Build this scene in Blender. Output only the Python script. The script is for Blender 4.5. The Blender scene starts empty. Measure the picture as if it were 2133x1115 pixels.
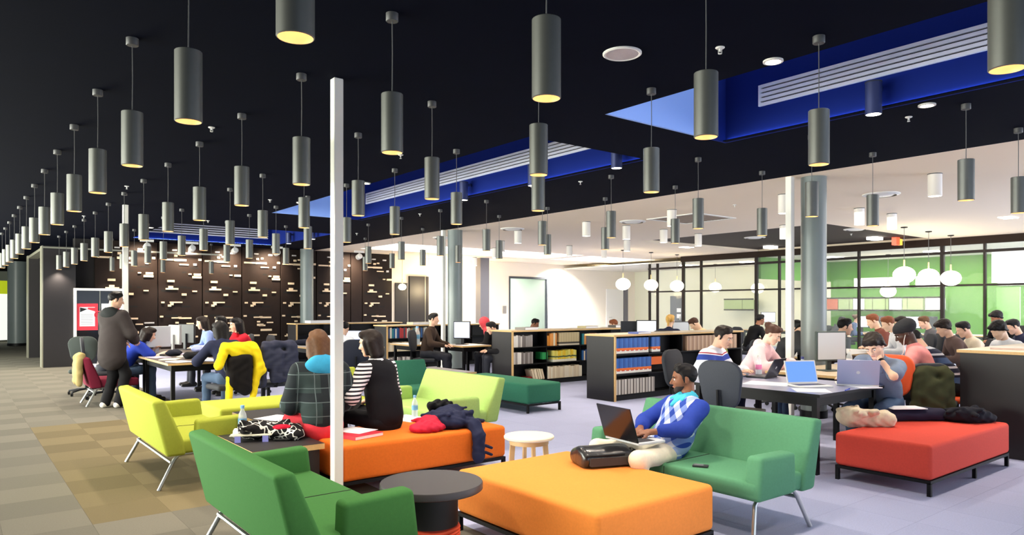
import bpy, bmesh, math, random
import numpy as np
from mathutils import Vector, Matrix, Euler
random.seed(7)
SC = bpy.context.scene
COL = SC.collection
PI = math.pi
# ---------------------------------------------------------------- camera (world X = across the hall, Y = along the lamp rows)
FPX, CX, HY, HC = 1474.0, 1066.5, 640.0, 1.5
YAW = math.atan(1166 / 1474)
SA, CA = math.sin(YAW), math.cos(YAW)
cam = bpy.data.cameras.new('camera')
cam.sensor_width = 36.0
cam.lens = 36.0 * FPX / 2133.0
cam.shift_y = (HY - 557.5) / 2133.0
cam.clip_end = 200
camo = bpy.data.objects.new('camera', cam)
COL.objects.link(camo)
camo.location = (0, 0, HC)
camo.rotation_euler = (PI / 2, 0, -YAW)
SC.camera = camo
# ---------------------------------------------------------------- world, daylight, exposure
SC.view_settings.view_transform = 'Standard'
SC.view_settings.look = 'None'
SC.view_settings.gamma = 1.0
SC.view_settings.use_curve_mapping = False
SC.view_settings.exposure = 0.75
wd = bpy.data.worlds.new('daylight'); SC.world = wd
wd.use_nodes = True
bg = wd.node_tree.nodes['Background']
bg.inputs[0].default_value = (0.80, 0.88, 1.0, 1)
bg.inputs[1].default_value = 0.16
def area(name, loc, rot, sx, sy, power, col):
    l = bpy.data.lights.new(name, 'AREA'); l.shape = 'RECTANGLE'
    l.size, l.size_y, l.energy, l.color = sx, sy, power, col
    o = bpy.data.objects.new(name, l); COL.objects.link(o)
    o.location = loc; o.rotation_euler = rot
    return o
# daylight through the long window wall on the left and the windows behind the camera
area('window_daylight', (-5.4, 14.5, 1.8), (PI / 2, 0, -PI / 2 - .2), 22, 2.8, 2500, (0.98, 1.0, 0.88))
area('window_daylight', (6.5, -5.0, 1.7), (PI / 2, 0, 0), 14, 2.6, 170, (0.70, 0.82, 1.0))
area('window_daylight', (17.5, -2.5, 1.8), (PI / 2, 0, 0.35), 9, 2.6, 460, (0.84, 0.90, 1.0))
# ---------------------------------------------------------------- helpers
def G(px, py, z=0.0):
    "photo pixel on the horizontal plane z -> world x, y"
    d = FPX * (HC - z) / (py - HY)
    X = (px - CX) / FPX * d
    return (X * CA + d * SA, -X * SA + d * CA)
def yat(px, x):
    "world y of the vertical plane x = const seen at photo column px"
    k = (px - CX) / FPX
    return x * (CA - k * SA) / (SA + k * CA)
def xat(px, y):
    k = (px - CX) / FPX
    return y * (SA + k * CA) / (CA - k * SA)
def lin(r, g, b):
    f = lambda c: c / 12.92 if c <= .04045 else ((c + .055) / 1.055) ** 2.4
    return (f(r / 255), f(g / 255), f(b / 255))
MATS = {}
def mat(name, col, rough=.6, metal=0.0, emit=0.0, ecol=None, spec=.5, noise=0.0, nscale=40.0, bump=0.0, bscale=200.0, trans=0.0, alpha=1.0, coat=0.0, ior=1.45, sheen=0.0):
    if name in MATS: return MATS[name]
    m = bpy.data.materials.new(name); m.use_nodes = True
    nt = m.node_tree; b = nt.nodes['Principled BSDF']
    I = b.inputs
    I['Base Color'].default_value = (*col, 1); I['Roughness'].default_value = rough
    I['Metallic'].default_value = metal; I['Specular IOR Level'].default_value = spec
    I['Transmission Weight'].default_value = trans; I['Alpha'].default_value = alpha
    I['Coat Weight'].default_value = coat; I['IOR'].default_value = ior
    I['Sheen Weight'].default_value = sheen
    if emit: I['Emission Color'].default_value = (*(ecol or col), 1); I['Emission Strength'].default_value = emit
    if noise or bump:
        tc = nt.nodes.new('ShaderNodeTexCoord')
    if noise:
        n = nt.nodes.new('ShaderNodeTexNoise'); n.inputs['Scale'].default_value = nscale; n.inputs['Detail'].default_value = 3
        nt.links.new(tc.outputs['Object'], n.inputs['Vector'])
        mx = nt.nodes.new('ShaderNodeMix'); mx.data_type = 'RGBA'
        mx.inputs[6].default_value = (*[c * (1 - noise) for c in col], 1)
        mx.inputs[7].default_value = (*[min(1, c * (1 + noise)) for c in col], 1)
        nt.links.new(n.outputs['Fac'], mx.inputs[0]); nt.links.new(mx.outputs[2], I['Base Color'])
    if bump:
        n2 = nt.nodes.new('ShaderNodeTexNoise'); n2.inputs['Scale'].default_value = bscale; n2.inputs['Detail'].default_value = 2
        nt.links.new(tc.outputs['Object'], n2.inputs['Vector'])
        bp = nt.nodes.new('ShaderNodeBump'); bp.inputs['Strength'].default_value = bump; bp.inputs['Distance'].default_value = .01
        nt.links.new(n2.outputs['Fac'], bp.inputs['Height']); nt.links.new(bp.outputs[0], I['Normal'])
    MATS[name] = m
    return m
class MB:
    "collects shapes for ONE mesh object"
    def __init__(s): s.bm = bmesh.new()
    def box(s, x0, x1, y0, y1, z0, z1, bev=0.0, seg=2, M=None):
        r = bmesh.ops.create_cube(s.bm, size=1.0)
        vs = r['verts']
        T = Matrix.Translation(((x0 + x1) / 2, (y0 + y1) / 2, (z0 + z1) / 2)) @ Matrix.Diagonal((x1 - x0, y1 - y0, z1 - z0, 1))
        if M is not None and not bev: T = M @ T
        bmesh.ops.transform(s.bm, matrix=T, verts=vs)
        if bev:
            es = list({e for v in vs for e in v.link_edges})
            rr = bmesh.ops.bevel(s.bm, geom=es, offset=bev, segments=seg, profile=.5, affect='EDGES', clamp_overlap=True)
            if M is not None:
                bmesh.ops.transform(s.bm, matrix=M, verts=list({v for f in rr['faces'] for v in f.verts} | {v for v in vs if v.is_valid}))
        return s
    def ring(s, p, ax, r, n, ph=0.0, r2=None):
        ax = Vector(ax).normalized()
        t = Vector((0, 0, 1)) if abs(ax.z) < .9 else Vector((1, 0, 0))
        a = ax.cross(t).normalized(); b = ax.cross(a)
        p = Vector(p); r2 = r if r2 is None else r2
        return [s.bm.verts.new(p + a * math.cos(ph + 2 * PI * i / n) * r + b * math.sin(ph + 2 * PI * i / n) * r2) for i in range(n)]
    def bridge(s, A, B):
        n = len(A)
        for i in range(n): s.bm.faces.new((A[i], A[(i + 1) % n], B[(i + 1) % n], B[i]))
    def tube(s, pts, r, n=10, caps=True, rs=None):
        pts = [Vector(p) for p in pts]; L = []
        ref = None
        for i, p in enumerate(pts):
            d = (pts[min(i + 1, len(pts) - 1)] - pts[max(i - 1, 0)]).normalized()
            if ref is None:
                ref = d.cross(Vector((0, 0, 1)) if abs(d.z) < .9 else Vector((1, 0, 0))).normalized()
            ref = (ref - d * ref.dot(d)).normalized(); b = d.cross(ref)
            rr = rs[i] if rs else r
            L.append([s.bm.verts.new(p + (ref * math.cos(2 * PI * k / n) + b * math.sin(2 * PI * k / n)) * rr) for k in range(n)])
        for i in range(len(L) - 1): s.bridge(L[i], L[i + 1])
        if caps: s.bm.faces.new(list(reversed(L[0]))); s.bm.faces.new(L[-1])
        return s
    def lathe(s, prof, c=(0, 0), n=24, capb=True, capt=True, z0=0.0):
        L = []
        for r, z in prof:
            L.append([s.bm.verts.new((c[0] + r * math.cos(2 * PI * i / n), c[1] + r * math.sin(2 * PI * i / n), z0 + z)) for i in range(n)])
        for i in range(len(L) - 1): s.bridge(L[i], L[i + 1])
        if capb: s.bm.faces.new(list(reversed(L[0])))
        if capt: s.bm.faces.new(L[-1])
        return s
    def prism(s, poly, a0, a1, axis='x', bev=0.0, seg=2):
        "poly in the two other axes, extruded along axis"
        def P(u, v, a): return {'x': (a, u, v), 'y': (u, a, v), 'z': (u, v, a)}[axis]
        A = [s.bm.verts.new(P(u, v, a0)) for u, v in poly]; B = [s.bm.verts.new(P(u, v, a1)) for u, v in poly]
        n = len(poly); fs = []
        for i in range(n): fs.append(s.bm.faces.new((A[i], A[(i + 1) % n], B[(i + 1) % n], B[i])))
        fs.append(s.bm.faces.new(list(reversed(A)))); fs.append(s.bm.faces.new(B))
        bmesh.ops.recalc_face_normals(s.bm, faces=fs)
        if bev:
            es = list({e for f in fs for e in f.edges})
            bmesh.ops.bevel(s.bm, geom=es, offset=bev, segments=seg, profile=.5, affect='EDGES', clamp_overlap=True)
        return s
    def quad(s, a, b, c, d):
        s.bm.faces.new([s.bm.verts.new(p) for p in (a, b, c, d)]); return s
    def sphere(s, c, r, n=16, m=10, sc=(1, 1, 1)):
        rr = bmesh.ops.create_uvsphere(s.bm, u_segments=n, v_segments=m, radius=r)
        bmesh.ops.transform(s.bm, matrix=Matrix.Translation(c) @ Matrix.Diagonal((*sc, 1)), verts=rr['verts']); return s
    def data(s, name, m, smooth=True, fix=True):
        if fix: bmesh.ops.recalc_face_normals(s.bm, faces=s.bm.faces)
        me = bpy.data.meshes.new(name); s.bm.to_mesh(me); s.bm.free()
        if smooth:
            me.polygons.foreach_set('use_smooth', [True] * len(me.polygons)); me.set_sharp_from_angle(angle=math.radians(38))
        me.materials.append(m)
        return me
    def build(s, name, m, parent=None, smooth=True, fix=True):
        return link(name, s.data(name, m, smooth, fix), parent)
def link(name, data, parent=None, loc=None, rz=None):
    o = bpy.data.objects.new(name, data); COL.objects.link(o)
    if parent is not None: o.parent = parent
    if loc is not None: o.location = loc
    if rz is not None: o.rotation_euler = (0, 0, rz)
    return o
def tag(o, label=None, cat=None, group=None, kind=None):
    if label: o['label'] = label
    if cat: o['category'] = cat
    if group: o['group'] = group
    if kind: o['kind'] = kind
    return o
def empty(name, loc, rz=0.0):
    o = bpy.data.objects.new(name, None); COL.objects.link(o)
    o.location = loc; o.rotation_euler = (0, 0, rz); o.empty_display_size = .1
    return o
def thing(name, label, cat, loc, rz=0.0, group=None):
    return tag(empty(name, loc, rz), label, cat, group)
def kids(o): return list(o.children)
def copy_tree(o, loc, rz=None, label=None, group=None, parent=None):
    c = o.copy(); COL.objects.link(c); c.parent = parent
    if loc is not None: c.location = loc
    if rz is not None: c.rotation_euler = (0, 0, rz)
    if label: c['label'] = label
    if group: c['group'] = group
    for ch in kids(o): copy_tree(ch, None, parent=c)
    return c
def struct(name, mb, m, parent=None, smooth=False):
    o = mb.build(name, m, parent, smooth)
    if parent is None: o['kind'] = 'structure'
    return o
ORD = ['first', 'second', 'third', 'fourth', 'fifth', 'sixth', 'seventh', 'eighth', 'ninth', 'tenth', 'eleventh', 'twelfth', 'thirteenth', 'fourteenth', 'fifteenth', 'sixteenth', 'seventeenth', 'eighteenth', 'nineteenth', 'twentieth', 'twenty-first', 'twenty-second', 'twenty-third', 'twenty-fourth', 'twenty-fifth', 'twenty-sixth', 'twenty-seventh', 'twenty-eighth']
# ---------------------------------------------------------------- common materials
M_black = mat('black_laminate', lin(34, 31, 33), .5, noise=.12, nscale=8)
M_blackm = mat('black_metal', (.0045, .0045, .0055), .5, spec=.25)
M_ply = mat('plywood_edge', lin(214, 176, 118), .55, noise=.15, nscale=60)
M_plytop = mat('pale_ply_top', lin(196, 178, 152), .4, noise=.08, nscale=12)
M_white = mat('white_paint', lin(235, 232, 226), .5)
M_chrome = mat('brushed_chrome', lin(200, 202, 200), .28, metal=.9)
M_glass = mat('clear_glass', (.8, .9, .85), .02, alpha=.06, spec=.6)
M_paper = mat('white_paper', lin(240, 240, 245), .7)
M_dkgrey = mat('dark_grey_plastic', lin(45, 47, 52), .5)
# ================================================================= THE SETTING
ZC = 3.27
def floor_material():
    m = bpy.data.materials.new('carpet'); m.use_nodes = True
    nt = m.node_tree; N = nt.nodes; L = nt.links; b = N['Principled BSDF']
    b.inputs['Roughness'].default_value = .85; b.inputs['Specular IOR Level'].default_value = .25
    geo = N.new('ShaderNodeNewGeometry')
    sub = N.new('ShaderNodeVectorMath'); sub.operation = 'SUBTRACT'; sub.inputs[1].default_value = (.76, 5.62, 0)
    L.new(geo.outputs['Position'], sub.inputs[0])
    sc = N.new('ShaderNodeVectorMath'); sc.operation = 'SCALE'; sc.inputs['Scale'].default_value = 2.0
    L.new(sub.outputs[0], sc.inputs[0])
    fl = N.new('ShaderNodeVectorMath'); fl.operation = 'FLOOR'; L.new(sc.outputs[0], fl.inputs[0])
    sp = N.new('ShaderNodeSeparateXYZ'); L.new(fl.outputs[0], sp.inputs[0])
    def math_(op, a, bb):
        n = N.new('ShaderNodeMath'); n.operation = op
        for i, v in enumerate((a, bb)):
            if v is None: continue
            if isinstance(v, (int, float)): n.inputs[i].default_value = v
            else: L.new(v, n.inputs[i])
        return n.outputs[0]
    s = math_('ADD', sp.outputs[0], sp.outputs[1])
    par = math_('PINGPONG', s, 1.0)
    wn = N.new('ShaderNodeTexWhiteNoise'); wn.noise_dimensions = '2D'; L.new(fl.outputs[0], wn.inputs['Vector'])
    tone = math_('ADD', math_('MULTIPLY', par, .62), math_('MULTIPLY', wn.outputs['Value'], .38))
    def mix(f, a, c):
        n = N.new('ShaderNodeMix'); n.data_type = 'RGBA'
        if isinstance(f, float): n.inputs[0].default_value = f
        else: L.new(f, n.inputs[0])
        for i, v in ((6, a), (7, c)):
            if isinstance(v, tuple): n.inputs[i].default_value = (*v, 1)
            else: L.new(v, n.inputs[i])
        return n.outputs[2]
    grey = mix(tone, lin(100, 96, 86), lin(114, 109, 98))
    brown = mix(tone, lin(100, 88, 61), lin(117, 104, 75))
    glare_lil = mix(tone, lin(165, 170, 202), lin(168, 173, 205))  # lilac is daylight glare on the carpet, put into the tile colour
    # ochre rug block let into the tiles: 3 x 10 tiles
    inb = math_('MULTIPLY', math_('MULTIPLY', math_('GREATER_THAN', sp.outputs[0], -.5), math_('LESS_THAN', sp.outputs[0], 3.5)),
                math_('MULTIPLY', math_('GREATER_THAN', sp.outputs[1], -.5), math_('LESS_THAN', sp.outputs[1], 9.5)))
    lounge = math_('GREATER_THAN', sp.outputs[0], 3.5)
    far = math_('LESS_THAN', sp.outputs[0], 14.5)
    c1 = mix(inb, grey, brown)
    c2 = mix(lounge, c1, glare_lil)
    nz = N.new('ShaderNodeTexNoise'); nz.inputs['Scale'].default_value = 90; nz.inputs['Detail'].default_value = 4
    L.new(geo.outputs['Position'], nz.inputs['Vector'])
    fine = mix(nz.outputs['Fac'], (.82, .82, .82), (1.12, 1.12, 1.12))
    mm = N.new('ShaderNodeMix'); mm.data_type = 'RGBA'; mm.blend_type = 'MULTIPLY'; mm.inputs[0].default_value = 1
    L.new(c2, mm.inputs[6]); L.new(fine, mm.inputs[7]); L.new(mm.outputs[2], b.inputs['Base Color'])
    bp = N.new('ShaderNodeBump'); bp.inputs['Strength'].default_value = .25; bp.inputs['Distance'].default_value = .004
    L.new(nz.outputs['Fac'], bp.inputs['Height']); L.new(bp.outputs[0], b.inputs['Normal'])
    return m
M_carpet = floor_material()
floor = struct('floor', MB().box(-9, 36, -5, 44, -.12, -.006), mat('floor_screed', (.2, .19, .18), .9))
# carpet tiles: the nearest visible ones are parts, the rest one joined part
tme = MB().box(-.2494, .2494, -.2494, .2494, -.006, 0).data('carpet_tile', M_carpet, smooth=False)
cand = []
for i in range(-20, 60):
    for j in range(-22, 76):
        x, y = .76 + .5 * i + .25, 5.62 + .5 * j + .25
        d = x * SA + y * CA; lat = x * CA - y * SA
        if x < -8.5 or x > 35.5 or y < -4.8 or y > 43.5: continue
        vis = False
        if d > 1:
            px = CX + lat / d * FPX; py = HY + FPX * HC / d
            vis = -60 < px < 2200 and py < 1180
        cand.append((d if vis else 999 + abs(d), x, y))
cand.sort()
rest = MB()
for n, (d, x, y) in enumerate(cand):
    if n < 300 and d < 900:
        link('carpet_tile', tme, floor, (x, y, 0))
    else:
        rest.quad((x - .2494, y - .2494, 0), (x + .2494, y - .2494, 0), (x + .2494, y + .2494, 0), (x - .2494, y + .2494, 0))
rt_ = rest.build('carpet_tiles', M_carpet, floor, smooth=False); rt_['kind'] = 'stuff'
# ---------------------------------------------------------------- ceilings
M_dark = mat('dark_navy_ceiling', (.0012, .0022, .0088), .9, spec=.05, noise=.15, nscale=3)
M_beige = mat('cream_ceiling', lin(240, 224, 200), .8)
M_brownc = mat('dark_brown_ceiling', lin(52, 40, 34), .8)
def slab(rect, holes, z0, z1):
    xs = sorted({rect[0], rect[1]} | {h[k] for h in holes for k in (0, 1)}); ys = sorted({rect[2], rect[3]} | {h[k] for h in holes for k in (2, 3)})
    mb = MB()
    for a, b in zip(xs, xs[1:]):
        run = None
        for c, d in zip(ys, ys[1:]):
            mx, my = (a + b) / 2, (c + d) / 2
            if any(h[0] < mx < h[1] and h[2] < my < h[3] for h in holes): continue
            mb.box(a, b, c, d, z0, z1)
    return mb
S1 = (4.70, 6.55, -3.6, 4.57); S2 = (4.70, 6.55, 5.65, 13.22); S3 = (3.6, 7.25, 16.1, 20.3)
XB = 8.87
struct('ceiling', slab((-9, XB, -5, 44), [S1, S2, S3], ZC, ZC + .06), M_dark)
W1 = (9.7, 16.9, 17.4, 19.7); W3 = (17.35, 20.7, 17.5, 19.7); DR = (14.5, 20.1, 7.65, 12.78)
struct('ceiling', slab((XB, 36, -5, 44), [W1, W3, DR], ZC, ZC + .06), M_beige)
# dark recessed square of the cream ceiling
struct('ceiling', MB().box(DR[0], 26, DR[2], DR[3], ZC + .06, ZC + .1), M_brownc)
# blue lit roof slots
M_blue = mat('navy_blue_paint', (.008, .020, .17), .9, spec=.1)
M_litblue = mat('lit_blue_wall', (.30, .47, .95), .65)  # strong light on the end wall is put into this paler blue
M_strip = mat('blue_led_strip', (.4, .6, 1), .4, emit=16, ecol=(.42, .60, 1.0))
M_slat = mat('lilac_white_slat', lin(235, 236, 250), .45)
M_tube = mat('cold_tube_light', (.62, .76, 1), .4, emit=9, ecol=(.72, .80, 1.0))
def slot(n, R, vent, lampx):
    x0, x1, y0, y1 = R
    zt = ZC + 1.25
    o = struct('trim_%d' % n, MB().box(x1 - .03, x1 - .001, y0 + .001, y1 - .001, ZC + .001, zt), M_blue)
    MB().box(x0 + .001, x0 + 1.42, y1 - .03, y1 - .001, ZC + .001, zt).build('end_reveal', M_litblue if n != 3 else M_blue, o, smooth=False)  # lit part of the end wall, painted paler
    MB().box(x0 + 1.42, x1 - .03, y1 - .03, y1 - .001, ZC + .001, zt).build('end_reveal', M_blue, o, smooth=False)  # unlit rest of the end wall, its shade painted navy
    if n != 3:
        MB().box(x1 - .095, x1 - .03, y0 + .02, y1 - .04, ZC + .001, ZC + .010).build('ledge', M_dark, o, smooth=False); MB().box(x1 - .043, x1 - .036, y0 + .05, y1 - .06, ZC + .0105, ZC + .015).build('led_strip', M_strip, o, smooth=False)
    else:
        MB().box(x0 + .02, x1 - .04, y1 - .095, y1 - .03, ZC + .001, ZC + .010).build('ledge', M_dark, o, smooth=False); MB().box(x0 + .05, x1 - .06, y1 - .043, y1 - .036, ZC + .0105, ZC + .015).build('led_strip', M_strip, o, smooth=False)
    MB().box(x0 - .04, x0, y0, y1, ZC + .06, zt).box(x0 - .04, x1 + .04, y0 - .04, y0, ZC + .06, zt).box(x0 - .04, x1 + .04, y0 - .04, y1 + .04, zt, zt + .04).build('dark_reveal', M_dark, o, smooth=False)
    # slatted air grille
    if vent[0] == 'x':
        _, a, b = vent
        for k in range(5):
            z = ZC + .29 + k * .046
            MB().box(x1 - .06, x1 - .032, a, b, z, z + .031).build('grille_slat', M_slat, o, smooth=False)
        MB().box(x1 - .06, x1 - .032, b, b + .03, ZC + .29, ZC + .504).build('grille_end', M_slat, o, smooth=False)
        MB().box(x1 - .034, x1 - .0305, a, b, ZC + .29, ZC + .50).build('grille_back', M_blackm, o, smooth=False)
    else:
        _, a, b = vent
        for k in range(5):
            z = ZC + .18 + k * .06
            MB().box(a, b, y1 - .06, y1 - .032, z, z + .03).build('grille_slat', M_slat, o, smooth=False)
        MB().box(a, b, y1 - .034, y1 - .0305, ZC + .18, ZC + .46).build('grille_back', M_blackm, o, smooth=False)
    # cold cove tube lying on the near edge of the slot
    if lampx == 'x':
        MB().tube([(x0 + .10, y0 + .25, ZC + .14), (x0 + .10, y1 - .25, ZC + .14)], .02, 8).build('cove_tube', M_tube, o)
    else:
        MB().tube([(x0 + .25, y0 + .10, ZC + .14), (x1 - .25, y0 + .10, ZC + .14)], .02, 8).build('cove_tube', M_tube, o)
    # unseen glowing strip, added high on the far side to light the slot
    if lampx == 'x': MB().box(x1 - .06, x1 - .031, y0 + .1, y1 - .1, ZC + .82, ZC + 1.2).build('added_glow_pane', M_slotglow, o, smooth=False)
    else: MB().box(x0 + .1, x1 - .1, y1 - .06, y1 - .031, ZC + .82, ZC + 1.2).build('added_glow_pane', M_slotglow, o, smooth=False)
    return o
M_slotglow = mat('added_slot_glow', (.8, .9, 1), .4, emit=3.0, ecol=(.62, .78, 1.0))  # glow of the added panes hidden above the slot rim
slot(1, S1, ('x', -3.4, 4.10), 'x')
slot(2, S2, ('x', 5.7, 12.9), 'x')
slot(3, S3, ('y', 3.7, 7.1), 'y')
# white roof lights of the cream ceiling
M_sky = mat('bright_rooflight', (1, 1, 1), .5, emit=3.2, ecol=(.97, .98, 1.0))
for n, R in ((4, W1), (5, W3)):
    x0, x1, y0, y1 = R
    zt = ZC + .8
    o = struct('trim_%d' % n, MB().box(x0 - .04, x0, y0, y1, ZC + .06, zt).box(x1, x1 + .04, y0, y1, ZC + .06, zt).box(x0 - .04, x1 + .04, y0 - .04, y0, ZC + .06, zt)
               .box(x0 - .04, x1 + .04, y1, y1 + .04, ZC + .06, zt), M_white)
    MB().box(x0, x1, y0, y1, zt, zt + .03).build('diffuser', M_sky, o, smooth=False)
# ---------------------------------------------------------------- slotted panel wall at the far left
M_panel = mat('dark_walnut_panel', lin(36, 26, 22), .65, spec=.2, noise=.22, nscale=5)
M_blk = mat('pale_timber_block', lin(232, 205, 172), .5, noise=.12, nscale=9)
M_blk2 = mat('bleached_timber_block', lin(214, 208, 205), .5)
M_void = mat('slot_shadow_lining', (.006, .005, .005), .9)
YW = 21.2
wall = struct('wall_back', MB().box(2.45, 11.35, YW + .06, YW + .2, 0, ZC), mat('black_wall_core', (.012, .010, .010), .8))
edges = [2.9] + [xat(p, YW) for p in (329, 421.8, 504, 584.5, 659, 730.5, 755, 817)]
random.seed(11)
pat = []     # slot pattern shared by every panel: (x fraction, z, width, height, kind)
rows = [(.62, 3), (.78, 2), (.92, 3), (1.02, 3), (1.15, 4), (1.22, 2), (1.52, 3), (1.63, 2), (1.84, 2), (1.95, 4), (2.02, 3), (2.16, 2), (2.30, 2), (2.42, 3), (2.55, 3), (2.66, 2), (2.78, 3), (2.92, 2), (3.05, 2)]
for z, n in rows:
    for _ in range(n):
        w = random.choice((.08, .12, .18, .24, .32)); pat.append((random.uniform(.03, .97 - w / 1.25), z + random.uniform(-.035, .035), w, random.choice((.035, .045, .06)), random.random()))
pat = random.sample(pat, 42) if len(pat) > 42 else pat
bme = {}
cnt = 0
for a, b in zip(edges, edges[1:]):
    MB().box(a + .012, b - .012, YW, YW + .06, .0, ZC - .005, bev=.006, seg=1).build('panel', M_panel, wall)
    if b - a < .5: continue
    for fx, z, w, h, k in pat:
        x = a + fx * (b - a)
        if x + w > b - .03: continue
        kind = 'b' if (k < .66 and z < 2.5) or k < .40 else ('w' if k < .74 else 'v')
        key = (kind, w, h)
        if key not in bme:
            y0 = -.05 if kind != 'v' else -.004
            bme[key] = MB().box(0, w, y0, 0, 0, h).data('block', {'b': M_blk, 'w': M_blk2, 'v': M_void}[kind], smooth=False)
        if cnt < 299:
            link('block' if kind != 'v' else 'slot', bme[key], wall, (x, YW + .001, z)); cnt += 1
# ---------------------------------------------------------------- dark fins and screen wall left of it
M_finedge = mat('aluminium_edge', lin(170, 168, 150), .35, metal=.7)
for x0, x1, y0, y1, zt in ((1.73, 2.45, 20.88, 21.3, 3.02), (1.74, 2.5, 25.2, 25.6, 3.02)):
    f = struct('wall_fin', MB().box(x0 + .03, x1, y0, y1, 0, zt), M_black)
    MB().box(x0, x0 + .03, y0, y1, 0, zt).build('edge_strip', M_finedge, f, smooth=False)
struct('trim_6', MB().box(1.75, 2.0, 21.3, 25.2, 2.93, 3.0).box(1.73, 6, 20.86, 20.88, 2.96, 3.0), M_finedge)
# far lit corner beyond the fins: white rounded counter wall under a lime canopy, the light on both put in as glow
def arcwall(cx, cy, r, a0, a1, z0, z1, t=.1, n=16):
    mb = MB(); poly = []
    for i in range(n + 1):
        a = a0 + (a1 - a0) * i / n; poly.append((cx + r * math.cos(a), cy + r * math.sin(a)))
    for i in range(n, -1, -1):
        a = a0 + (a1 - a0) * i / n; poly.append((cx + (r - t) * math.cos(a), cy + (r - t) * math.sin(a)))
    for i in range(n):
        q = [poly[i], poly[i + 1], poly[2 * n + 1 - i - 1], poly[2 * n + 1 - i]]
        mb.prism(q, z0, z1, 'z')
    return mb
struct('wall_far', MB().box(-8, 14, 43, 43.2, 0, ZC), mat('pale_far_wall', lin(215, 220, 205), .8))
struct('wall_rounded', arcwall(.9, 37.4, 1.3, -2.8, .4, .12, 2.05), mat('glowing_white_counter', lin(240, 242, 236), .5, emit=.55, ecol=(.95, 1, .9)))
struct('trim_7', arcwall(.9, 37.4, 1.36, -2.8, .4, 2.05, 2.6), mat('glowing_lime_canopy', lin(205, 220, 40), .5, emit=.35, ecol=lin(205, 220, 40)))
# ---------------------------------------------------------------- far white wall behind the bookcases
M_wallw = mat('cream_wall', lin(238, 228, 212), .75)
YB = 22.0
wx = [xat(p, YB) for p in (822, 847, 849, 890, 1060, 1140)]
wb = struct('wall_rear', slab((11.35, wx[4], YB, YB + .15), [], 0, ZC).box(wx[5], 27, YB, YB + .15, 0, ZC).box(wx[4], wx[5], YB, YB + .15, 2.72, ZC).box(wx[4], wx[5], YB, YB + .15, 0, .25), M_wallw)
struct('wall_side', MB().box(27, 27.15, -4, 22.15, 0, ZC), M_wallw)
# window with a pale green office behind it
w1 = struct('window_1', MB().box(wx[4], wx[4] + .06, YB - .03, YB + .1, .25, 2.72).box(wx[5] - .06, wx[5], YB - .03, YB + .1, .25, 2.72).box(wx[4] + .06, wx[5] - .06, YB - .03, YB + .1, 2.64, 2.72), mat('slate_frame', lin(60, 64, 72), .5))
MB().box(wx[4] + .06, wx[5] - .06, YB + .03, YB + .045, .25, 2.64).build('pane', M_glass, w1, smooth=False)
M_pgreen = mat('pale_green_wall', lin(200, 222, 200), .8)
struct('wall_office', MB().box(wx[4] - 1.5, wx[5] + 3.5, YB + 3.4, YB + 3.5, 0, ZC).box(wx[4] - 1.6, wx[4] - 1.5, YB + .15, YB + 3.5, 0, ZC), M_pgreen)
area('office_lamps', ((wx[4] + wx[5]) / 2 + .8, YB + 1.8, 3.1), (0, 0, 0), 3, 2, 110, (1, 1, .96))
# dark double door in the recess, slim grey pier
d1 = struct('door_1', MB().box(wx[0], wx[1], YB - .06, YB - .005, 0, 2.35), M_black)
d2 = struct('door_2', MB().box(wx[2] + .03, wx[3], YB - .10, YB - .005, 0, 2.6), M_black)
MB().box((wx[2] + wx[3]) / 2 + .25, (wx[2] + wx[3]) / 2 + .27, YB - .105, YB - .1, 0, 2.6).build('door_gap', M_finedge, d2, smooth=False)
px0 = xat(1001, 20.6); px1 = xat(1019, 20.6)
struct('trim_8', MB().box(px0, px1, 20.6, 20.9, 0, ZC), mat('grey_pier', lin(120, 118, 122), .6))
# white door far right of it
dx0, dx1 = xat(1262, YB), xat(1297, YB)
d3 = struct('door_3', MB().box(dx0, dx1, YB - .04, YB - .002, 0, 2.3), M_white)
MB().tube([(dx0 + .12, YB - .09, 1.05), (dx0 + .30, YB - .09, 1.05)], .012, 8).build('door_handle', M_chrome, d3)
MB().box(dx1 + .04, dx1 + .3, YB - .05, YB - .002, 0, 2.55).build('door_stop', mat('grey_door_edge', lin(112, 110, 118), .5), d3, smooth=False)
# ---------------------------------------------------------------- glazed partition on the right
XG = 20.1
M_frame = mat('bronze_frame', lin(38, 31, 30), .5, spec=.2)
M_band = mat('brown_fascia', lin(40, 29, 23), .7, spec=.2)
struct('trim_9', MB().box(XG - .06, XG + .06, -2, 15.8, 3.08, ZC), M_band)
win = struct('window_2', MB().box(XG - .04, XG + .04, -2, 17.3, 2.03, 2.08).box(XG - .04, XG + .04, -2, 17.3, 2.86, 2.93), M_frame)
ml = [17.25, 16.88, 15.72, 14.97, 12.85, 12.05, 9.6, 7.45, 6.49, 4.0, 1.5, -1.0]
for k, y in enumerate(ml):
    t = .085 if k in (2, 4, 7) else .05
    MB().box(XG - .05, XG + .05, y - t / 2, y + t / 2, 0, 3.08).build('mullion', M_frame, win, smooth=False)
for a, b in zip(ml, ml[1:]):
    for z0, z1 in ((.02, 2.03), (2.08, 2.86), (2.93, 3.08)):
        MB().box(XG - .006, XG + .006, b + .05, a - .05, z0, z1).build('pane', M_glass, win, smooth=False)
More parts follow.
